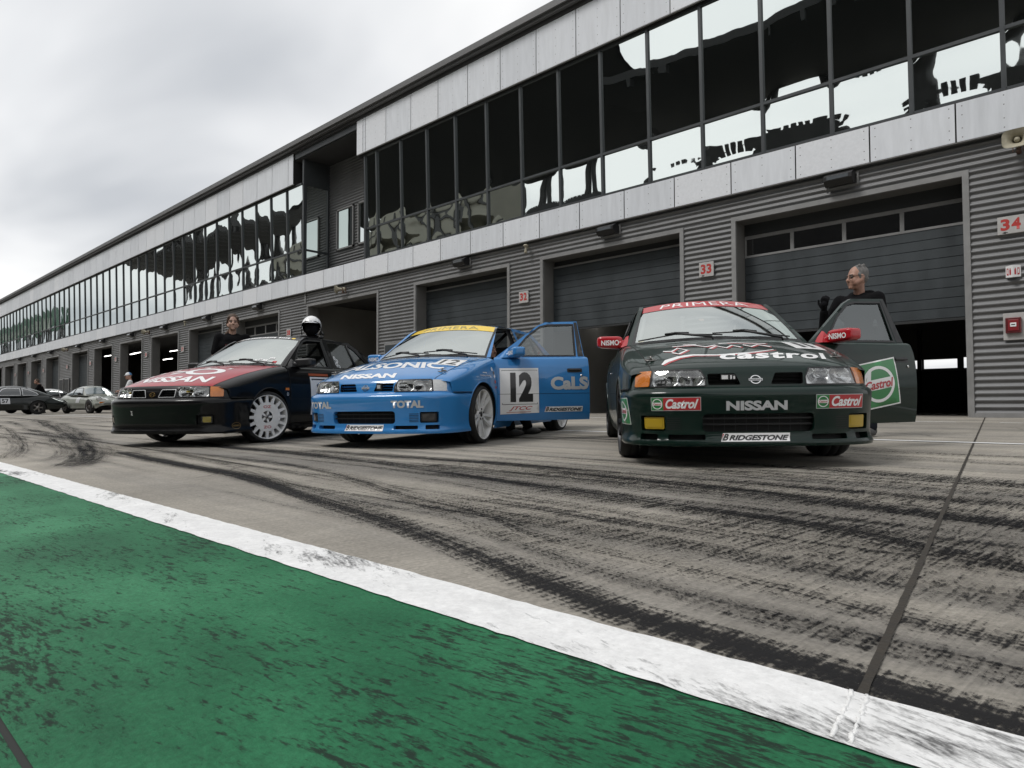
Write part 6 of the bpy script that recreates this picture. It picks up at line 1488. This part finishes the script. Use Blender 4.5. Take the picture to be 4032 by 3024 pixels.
# ---------------------------------------------------------------- helmet on the black car's roof
p = car_point((-7.4356, 2.4693, -1.1632, .9607), (2.56, .20, 1.372))
e = empty('helmet', p, -1.1632+.55, label='white open face racing helmet resting on the black car roof', cat='helmet'); e.scale = (1.06,)*3
mb = MB(); n1, n2 = 40, 26; vs, fs = [], []
for j in range(n2+1):
    t = pi*(.86*j/n2); 
    for i in range(n1): a = 2*pi*i/n1; r = sin(t); vs.append((.150*r*cos(a)-.012*(1-cos(t))*.5, .125*r*sin(a)*(1-.05*(t > 2)), .165+.135*cos(t)))
for j in range(n2):
    for i in range(n1):
        q = [j*n1+i, j*n1+(i+1) % n1, (j+1)*n1+(i+1) % n1, (j+1)*n1+i]; c_ = sum((Vector(vs[k]) for k in q), Vector())/4
        if c_.x > .035 and c_.z < .192 and abs(c_.y) < .108: continue
        fs.append(tuple(q))
mb.add(vs, fs, 0, True); mb.build('shell', [mat('helmet white', (.80, .80, .80), .22, coat=1)], e)
mb = MB(); mb.v = []; mb.add([(v[0]*.93, v[1]*.93, .165+(v[2]-.165)*.93) for v in vs], [tuple(q) for q in fs], 0, True); mb.ball((-.01, 0, .12), (.10, .095, .10), 0); mb.build('lining', [M_CLOTHB], e)
mb = MB(); mb.tube([(.045, .118, .04), (.055, .123, .12), (.075, .110, .19), (.118, .060, .212), (.132, 0, .214), (.118, -.060, .212), (.075, -.110, .19), (.055, -.123, .12), (.045, -.118, .04)], .006, 0, 8); mb.build('edge_trim', [M_BLACKPL], e)
mb = MB(); mb.tube([(.0, .128, .09), (.03, .14, .06), (.05, .15, .055)], [.014, .012, .016], 0, 8); mb.build('microphone', [M_BLACKPL], e)
e2 = empty('neck_brace', (p[0], p[1], p[2]-.0), -1.1632+.45, label='black neck brace lying under the white helmet on the car roof', cat='neck brace')
mb = MB(); mb.tube([(.12, .13, .008), (.0, .14, .02), (-.12, .10, .03), (-.15, 0, .05), (-.12, -.10, .03), (.0, -.14, .02), (.12, -.13, .008)], [.02, .026, .03, .034, .03, .026, .02], 0, 8); mb.build('collar', [M_BLACKPL], e2)
mb = MB(); mb.box((-.06, -.10, .0), (.10, .10, .018), 0, .005); mb.build('strap_pad', [M_CLOTHB], e2)
# ---------------------------------------------------------------- old sports cars far left
M_CARGL = mat('dark car glass', (.02, .025, .027), .05, spec=1.0, coat=1)
M_CARGLB = mat('blue grey car glass', (.16, .20, .215), .05, spec=1.0, coat=1)
s_top = crv([(0, .50), (.06, .58), (.20, .655), (.55, .72), (1.20, .83), (1.6, .86), (2.9, .88), (3.35, .86), (3.8, .75), (4.15, .62), (4.28, .46)])
s_w = crv([(0, .50), (.08, .64), (.25, .72), (.65, .79), (1.2, .79), (2.6, .80), (3.2, .835), (3.7, .81), (4.1, .70), (4.28, .52)])
def s_body(x, q):
    """q 0 sill .. 1 centre of the top"""
    w, t = s_w(x), s_top(x); zb = .24 + (.12*(1-smooth(x/.35)) if x < .35 else 0) + (.14*smooth((x-3.85)/.4) if x > 3.85 else 0)
    a = q*pi/2; y = w*abs(cos(a))**.42 if q < .999 else 0; h = abs(sin(a))**.62
    if q < .12: y *= .90+.10*q/.12
    z = zb+(t-zb)*h
    y0 = abs(y); f = exp(-((y0-.60)/.14)**2); z += f*(.075*smooth((x-.05)/.25)*(1-smooth((x-.5)/.75)) + .05*smooth((x-2.6)/.5)*(1-smooth((x-3.5)/.5)))*(1 if q > .35 else 0)
    return (x, y, z)
g_top = crv([(1.22, .84), (1.45, 1.03), (1.72, 1.235), (1.95, 1.295), (2.25, 1.31), (2.6, 1.275), (3.0, 1.15), (3.4, .97), (3.75, .82)])
def s_gh(x, q, o=0):
    t = g_top(x)+o; zb = .83; h = t-zb; wb = lerp(.70, .62, smooth((x-2.4)/1.3))
    a = q*pi/2; return (x, (wb-.36*h)*cos(a)**.55+.30*h*(1-sin(a)**.7)*0+(.34*h)*(1-q)**3+o*.5, zb+h*sin(a)**.58)
def s_side(x, z, o=0):
    """greenhouse side as a function of x and z"""
    t = g_top(x); h = max(.02, t-.83); s = clamp((z-.83)/h); q = 2/pi*math.asin(s**(1/.58)) if s < 1 else 1; p = s_gh(x, q); return (x, p[1]+o+.004, z)
def classic(label, loc, th, pnt, trim, glassm, number=None, stripe=None, wheelm=M_STEEL, group='old rounded sports cars'):
    root = empty('sports_car', label=label, cat='sports car', group=group); ARF, ARR, R = .78, 3.05, .345
    inarch = lambda x, z: hypot(x-ARF, z-.31) < R or hypot(x-ARR, z-.31) < R
    mb = MB(); N, Q = 110, 26
    for sg in (1, -1):
        vs = [(lambda p: (p[0], sg*p[1], p[2]))(s_body(4.28*i/N, j/Q)) for j in range(Q+1) for i in range(N+1)]; fs = []
        for j in range(Q):
            for i in range(N):
                q = (j*(N+1)+i, j*(N+1)+i+1, (j+1)*(N+1)+i+1, (j+1)*(N+1)+i); c_ = sum((Vector(vs[k]) for k in q), Vector())/4
                if inarch(c_.x, c_.z) and c_.z < .66 and abs(c_.y) > .5: continue
                fs.append(q)
        mb.add(vs, fs if sg < 0 else [tuple(reversed(f)) for f in fs], 0, True)
        for cx in (ARF, ARR):
            mb.sheet(lambda u, v: (cx+R*cos(pi*u), sg*lerp(s_w(cx)-.01, .5, v), .31+R*sin(pi*u)), 16, 1, 1); mb.tube([(lambda x, z: (x, sg*(s_w(x)*.992), z))(cx+R*cos(a), .31+R*sin(a)) for a in np.linspace(-.1, pi+.1, 24)], .016, 0, 6)
    mb.box((.4, -.55, .2), (3.9, .55, .3), 1)
    car_mesh(mb, 'body', [pnt, M_DARK], root)
    mb = MB()
    for sg in (1, -1):
        vs = [(lambda p: (p[0], sg*p[1], p[2]))(s_gh(lerp(1.22, 3.75, i/50), j/14)) for j in range(15) for i in range(51)]; fs = [(j*51+i, j*51+i+1, (j+1)*51+i+1, (j+1)*51+i) for j in range(14) for i in range(50)]
        mb.add(vs, fs if sg < 0 else [tuple(reversed(f)) for f in fs], 0, True)
    car_mesh(mb, 'roof', [pnt], root)
    for sg in (1, -1):
        fn = s_side if sg > 0 else flip(s_side)
        for nm, W_ in (('window', [(1.50, .875), (1.60, .97), (1.79, 1.155), (1.95, 1.205), (2.42, 1.20), (2.42, .875)]), ('quarter_window', [(2.50, .875), (2.50, 1.195), (2.72, 1.145), (3.03, .985), (3.10, .90), (3.02, .875)])):
            d = CDecal(fn, (2.2, 0, .8), base=.006); d.poly(W_, glassm, 0, res=.08); o = d.build(nm, root)
            d = CDecal(fn, (2.2, 0, .8), base=.010); w0 = subdiv(W_, .06); d.stroke(w0+[w0[0]], .028, trim); d.build('window_trim', o)
    q = lambda u, v, o=0: (lambda p: (p[0]-.6*o, (2*u-1)*p[1]*1.02 if 0 else p[1]*(1 if u > .5 else -1), p[2]+.8*o))(s_gh(lerp(1.28, 1.70, v), 1-abs(2*u-1)*.72, .0))
    mb = MB(); mb.sheet(lambda u, v: (lambda p: (p[0]-.010, p[1], p[2]+.010))(q(lerp(.02, .98, u), lerp(.06, .95, v))), 24, 8, 0); car_mesh(mb, 'windscreen', [glassm], root)
    mb = MB(); q2 = lambda u, v: (lambda p: (p[0]+.008, p[1]*(1 if u > .5 else -1), p[2]+.012))(s_gh(lerp(2.72, 3.42, v), 1-abs(2*u-1)*.62)); mb.sheet(q2, 20, 8, 0); car_mesh(mb, 'rear_window', [glassm], root)
    for sg in (1, -1):
        hl = MB(); hl.lathe([(.102, .10), (.108, -.005), (.098, -.022)], (.20, sg*.585, .665), 'x', 24, 0); hl.lathe([(.097, -.018), (.07, -.032), (.0001, -.038)], (.20, sg*.585, .665), 'x', 24, 1); car_mesh(hl, 'headlamp', [pnt, M_CLEAR], root)
        ts = MB(); ts.box((.03, sg*.42, .47), (.09, sg*.64, .535), 0, .01); car_mesh(ts, 'turn_signal', [M_AMBER], root)
        m = MB(); m.ball((1.48, sg*.86, .93), (.055, .085, .055), 0, 14, 8); m.tube([(1.48, sg*.72, .87), (1.48, sg*.84, .92)], .014, 0, 6); car_mesh(m, 'mirror', [trim], root)
        for cx in (ARF, ARR):
            w = MB(); w.lathe([(.19, -.085), (.215, -.09), (.30, -.085), (.315, -.06), (.318, .06), (.30, .085), (.215, .09), (.19, .085)], (cx, sg*.71, .315), 'y', 32, 0); ty = car_mesh(w, 'wheel', [M_RUBBER], root)
            w = MB(); f0 = sg*.055; w.lathe([(.205, sg*.088), (.192, sg*.07), (.188, sg*.02)], (cx, sg*.71, .315), 'y', 28, 0); w.lathe([(.07, f0), (.05, f0+.015*sg), (.0001, f0+.02*sg)], (cx, sg*.71, .315), 'y', 16, 0); w.lathe([(.19, sg*.02), (.0001, sg*.02)], (cx, sg*.71, .315), 'y', 20, 1)
            for k in range(5): a = 2*pi*k/5; w.prism([(.04, -.032), (.12, -.022), (.19, -.045), (.19, .045), (.12, .022), (.04, .032)], lambda u, v, h: (cx+cos(a)*u-sin(a)*v, sg*.71+f0+h*sg, .315+sin(a)*u+cos(a)*v), -.03, .0, 0)
            car_mesh(w, 'rim', [wheelm, M_DARK], ty)
    mb = MB()
    for x0, zc, d_ in ((-.035, .435, 1), (4.30, .47, -1)):
        mb.sheet(lambda u, v: (x0+d_*(.24*abs(2*u-1)**3.2)+d_*.03*(2*v-1)**2, (2*u-1)*.76, zc-.055+.11*v), 24, 4, 0); mb.sheet(lambda u, v: (x0-.004*d_+d_*(.24*abs(2*u-1)**3.2), (2*u-1)*.765, zc-.012+.03*v), 24, 1, 1)
    car_mesh(mb, 'bumper', [pnt if d_ else pnt, M_BLACKPL], root)
    sb = lambda x, z, o=0: (x, s_w(x)*1.0+.004+o-.0*(z), z)
    d = CDecal(lambda x, z, o=0: (lambda p: (p[0], p[1]+o, p[2]))((x, s_w(x)*(abs(cos(math.asin(clamp(((z-.24)/(s_top(x)-.24)))**(1/.62))))**.42)+.004, z)), (2.2, 0, .5), base=.004)
    d.stroke([(1.22+.012*sin(k), .30+.05*k) for k in range(11)], .008, M_DARK); d.stroke([(2.46, .30+.05*k) for k in range(11)], .008, M_DARK); d.build('door_seam', root)
    if number:
        for sg in (1, -1):
            fb = lambda x, z, o=0: (x, s_w(x)*(abs(cos(math.asin(clamp(((z-.24)/(s_top(x)-.24)))**(1/.62))))**.42)+.004+o, z)
            d = CDecal(fb if sg > 0 else flip(fb), (2.2, 0, .5), base=.005); d.poly([(1.68, .50), (2.02, .50), (2.02, .76), (1.68, .76)], M_SILV, 0, res=.05)
            if number != ' ':
                bx = (1.72, .54, 1.98, .72); d.text(number, bx if sg > 0 else [(bx[2], bx[1]), (bx[0], bx[1]), (bx[0], bx[3]), (bx[2], bx[3])], M_BLACK, 1, .04, nx=3, ny=3)
            d.build('number_panel', root)
    if stripe:
        for sg in (1, -1):
            hb = lambda x, y, o=0: (lambda t: (x, y, t+o+.003))(max(s_body(x, .999)[2]-.10*(y/.8)**2*.4, s_body(x, .75)[2]*.0))
            d = CDecal(hb, (1.2, 0, .1), base=.006); d.stroke([(.12+.1*k, sg*(.26+.012*k)) for k in range(11)], .10, stripe); d.build('hood_stripe', root)
    rot = Matrix.Rotation(math.atan(SLOPE), 4, 'X') @ Matrix.Rotation(th, 4, 'Z')
    fx, fy = cos(th), sin(th); X, Y = loc[0]+fx*2.1, loc[1]+fy*2.1
    root.matrix_world = Matrix.Translation((X, Y, gz(Y))) @ rot
    return root
classic('dark green old sports car with number 57 on its door, leftmost car', (-36.9, 6.4), radians(-88), paint('old dark green', (.008, .011, .010), .32, .7), M_SILV, M_CARGL, '57')
classic('silver green old sports car facing the camera with pale hood stripes', (-36.4, 9.6), radians(10), paint('silver green', (.27, .285, .255), .3), M_BLACKPL, M_CARGLB, ' ', M_WHITE)
classic('white old sports car mostly hidden behind the dark green one', (-43.5, 9.2), radians(-70), paint('old white', (.62, .62, .62)), M_BLACKPL, M_CARGL)
# ---------------------------------------------------------------- across the track, seen in the mirrored windows
M_STROOF = mat('stand roof underside', (.014, .014, .014), .8); M_STBEAM = mat('stand beam', (.019, .019, .019), .8); M_STCOL = mat('stand column', (.05, .05, .05), .7); M_STSEAT = mat('stand seats', (.06, .06, .06), .8, var=.3, vscale=.4); M_STWHITE = mat('stand parapet', (.30, .29, .24), .7, var=.15, vscale=.3)
def stand(name, label, x0, x1, zf, zr, zs, yf=-34, yr=-54, zf1=None, zr1=None):
    zf1 = zf if zf1 is None else zf1; zr1 = zr if zr1 is None else zr1
    e = empty(name, ((x0+x1)/2, yr, 0), label=label, cat='grandstand', group='grandstands across the track'); ex, ey = (x0+x1)/2, yr
    sh = lambda p: (p[0]-ex, p[1]-ey, p[2])
    mb = MB(); n = 16
    for i in range(n):
        a, b = lerp(x0, x1, i/n), lerp(x0, x1, (i+1)/n); za, zb_ = lerp(zf, zf1, i/n), lerp(zf, zf1, (i+1)/n); ra, rb = lerp(zr, zr1, i/n), lerp(zr, zr1, (i+1)/n)
        mb.add([(a, yf, za-.5), (b, yf, zb_-.5), (b, yr, rb-.5), (a, yr, ra-.5), (a, yf, za+.3), (b, yf, zb_+.3), (b, yr, rb+.3), (a, yr, ra+.3)], [(0, 3, 2, 1), (4, 5, 6, 7), (0, 1, 5, 4), (2, 3, 7, 6)])
        mb.box((a, yf, min(za, zb_)-1.3), (a+.4, yf-.6, za-.5))
    mb.xf(sh); mb.build('stand_roof', [M_STROOF, M_STBEAM], e)
    nc = int(abs(x1-x0)/9.0)
    for k in range(nc+1):
        x = lerp(x0, x1, (k+.5)/(nc+1)); mb = MB(); zt = lerp(zr, zr1, (k+.5)/(nc+1))
        mb.tube([(x-1.1, yr+.5, zs-3), (x-.5, yr+.5, zt)], .6, 0, 8); mb.tube([(x+1.1, yr+.5, zs-3), (x+.5, yr+.5, zt)], .6, 0, 8); mb.tube([(x-.6, yr+.5, zt), (x+3.2, yr+3, zt-1.2)], .18, 0, 6); mb.xf(sh); mb.build('column', [M_STCOL], e)
    mb = MB(); steps = 22
    for i in range(steps):
        ya, z = lerp(-24, yr+2, i/steps), lerp(4, zs, i/steps); yb, z1 = lerp(-24, yr+2, (i+1)/steps), lerp(4, zs, (i+1)/steps)
        mb.add([(x0, ya, z), (x1, ya, z), (x1, ya, z1), (x0, ya, z1), (x1, yb, z1), (x0, yb, z1)], [(0, 1, 2, 3), (3, 2, 4, 5)])
    mb.box((x0, yr+2, 0), (x1, yr+2.3, zs)); 
    k = 0; x = x0
    while x < x1: mb.box((x, yr+2.0, zs), (x+.45, yr+2.25, zs+.75)); x += .72
    mb.xf(sh); mb.build('seat_tier', [M_STSEAT], e); return e
stand('grandstand', 'dark roofed grandstand mirrored in the windows above the green car', -43, 30, 33.0, 33.6, 28.2)
stand('grandstand', 'taller dark grandstand mirrored in the windows above the blue car', -112, -43.5, 41.5, 34.2, 26.0)
stand('grandstand', 'grandstand with falling roof line mirrored in the left windows', -208, -112.5, 38.4, 35.3, 20, zf1=33.4, zr1=41.3)
e = empty('terrace_building', (-78, -30, 0), label='beige terrace with dark glazing bars mirrored low in the middle windows', cat='building')
mb = MB(); mb.box((-26, -1.5, 20.6), (25, 1.5, 24.0)); mb.box((-26, -1, 0), (25, 1, 19.9)); mb.build('wall', [M_STWHITE], e)
mb = MB()
for k in range(18): mb.box((-26+2.9*k, 1.51, 20), (-25.7+2.9*k, 1.7, 23.6))
mb.box((-26, 1.51, 21.7), (25, 1.65, 21.9)); mb.build('glazing_bar', [M_STCOL], e)
e = empty('billboard', (-172, -5, 0), label='green billboard with pale lettering mirrored at the far left windows', cat='billboard')
mb = MB(); mb.box((-34, -.3, 13.2), (34, .3, 17.0)); mb.build('board', [mat('billboard green', (.012, .10, .045), .6)], e)
mb = MB()
for k in range(22): q = random.Random(k); mb.box((-30+2.8*k, .31, 14.2), (-30+2.8*k+q.uniform(.8, 1.9), .36, 14.5+q.uniform(.6, 1.4)))
mb.build('lettering_blocks', [mat('billboard pale', (.35, .38, .33), .6)], e)
mb = MB()
for k in range(9): mb.box((-33+8.2*k, -.3, 0), (-32.4+8.2*k, .3, 13.2))
mb.build('post', [M_STCOL], e)
e = empty('pit_wall', (-40, -6.5, gz(-6.5)), label='low concrete wall across the pit lane behind the camera', cat='wall')
mb = MB(); mb.box((-90, -.2, 0), (60, .2, 1.0)); mb.build('concrete', [M_STWHITE], e)
e = bpy.data.objects.new('tmp', None); bpy.data.objects.remove(e)
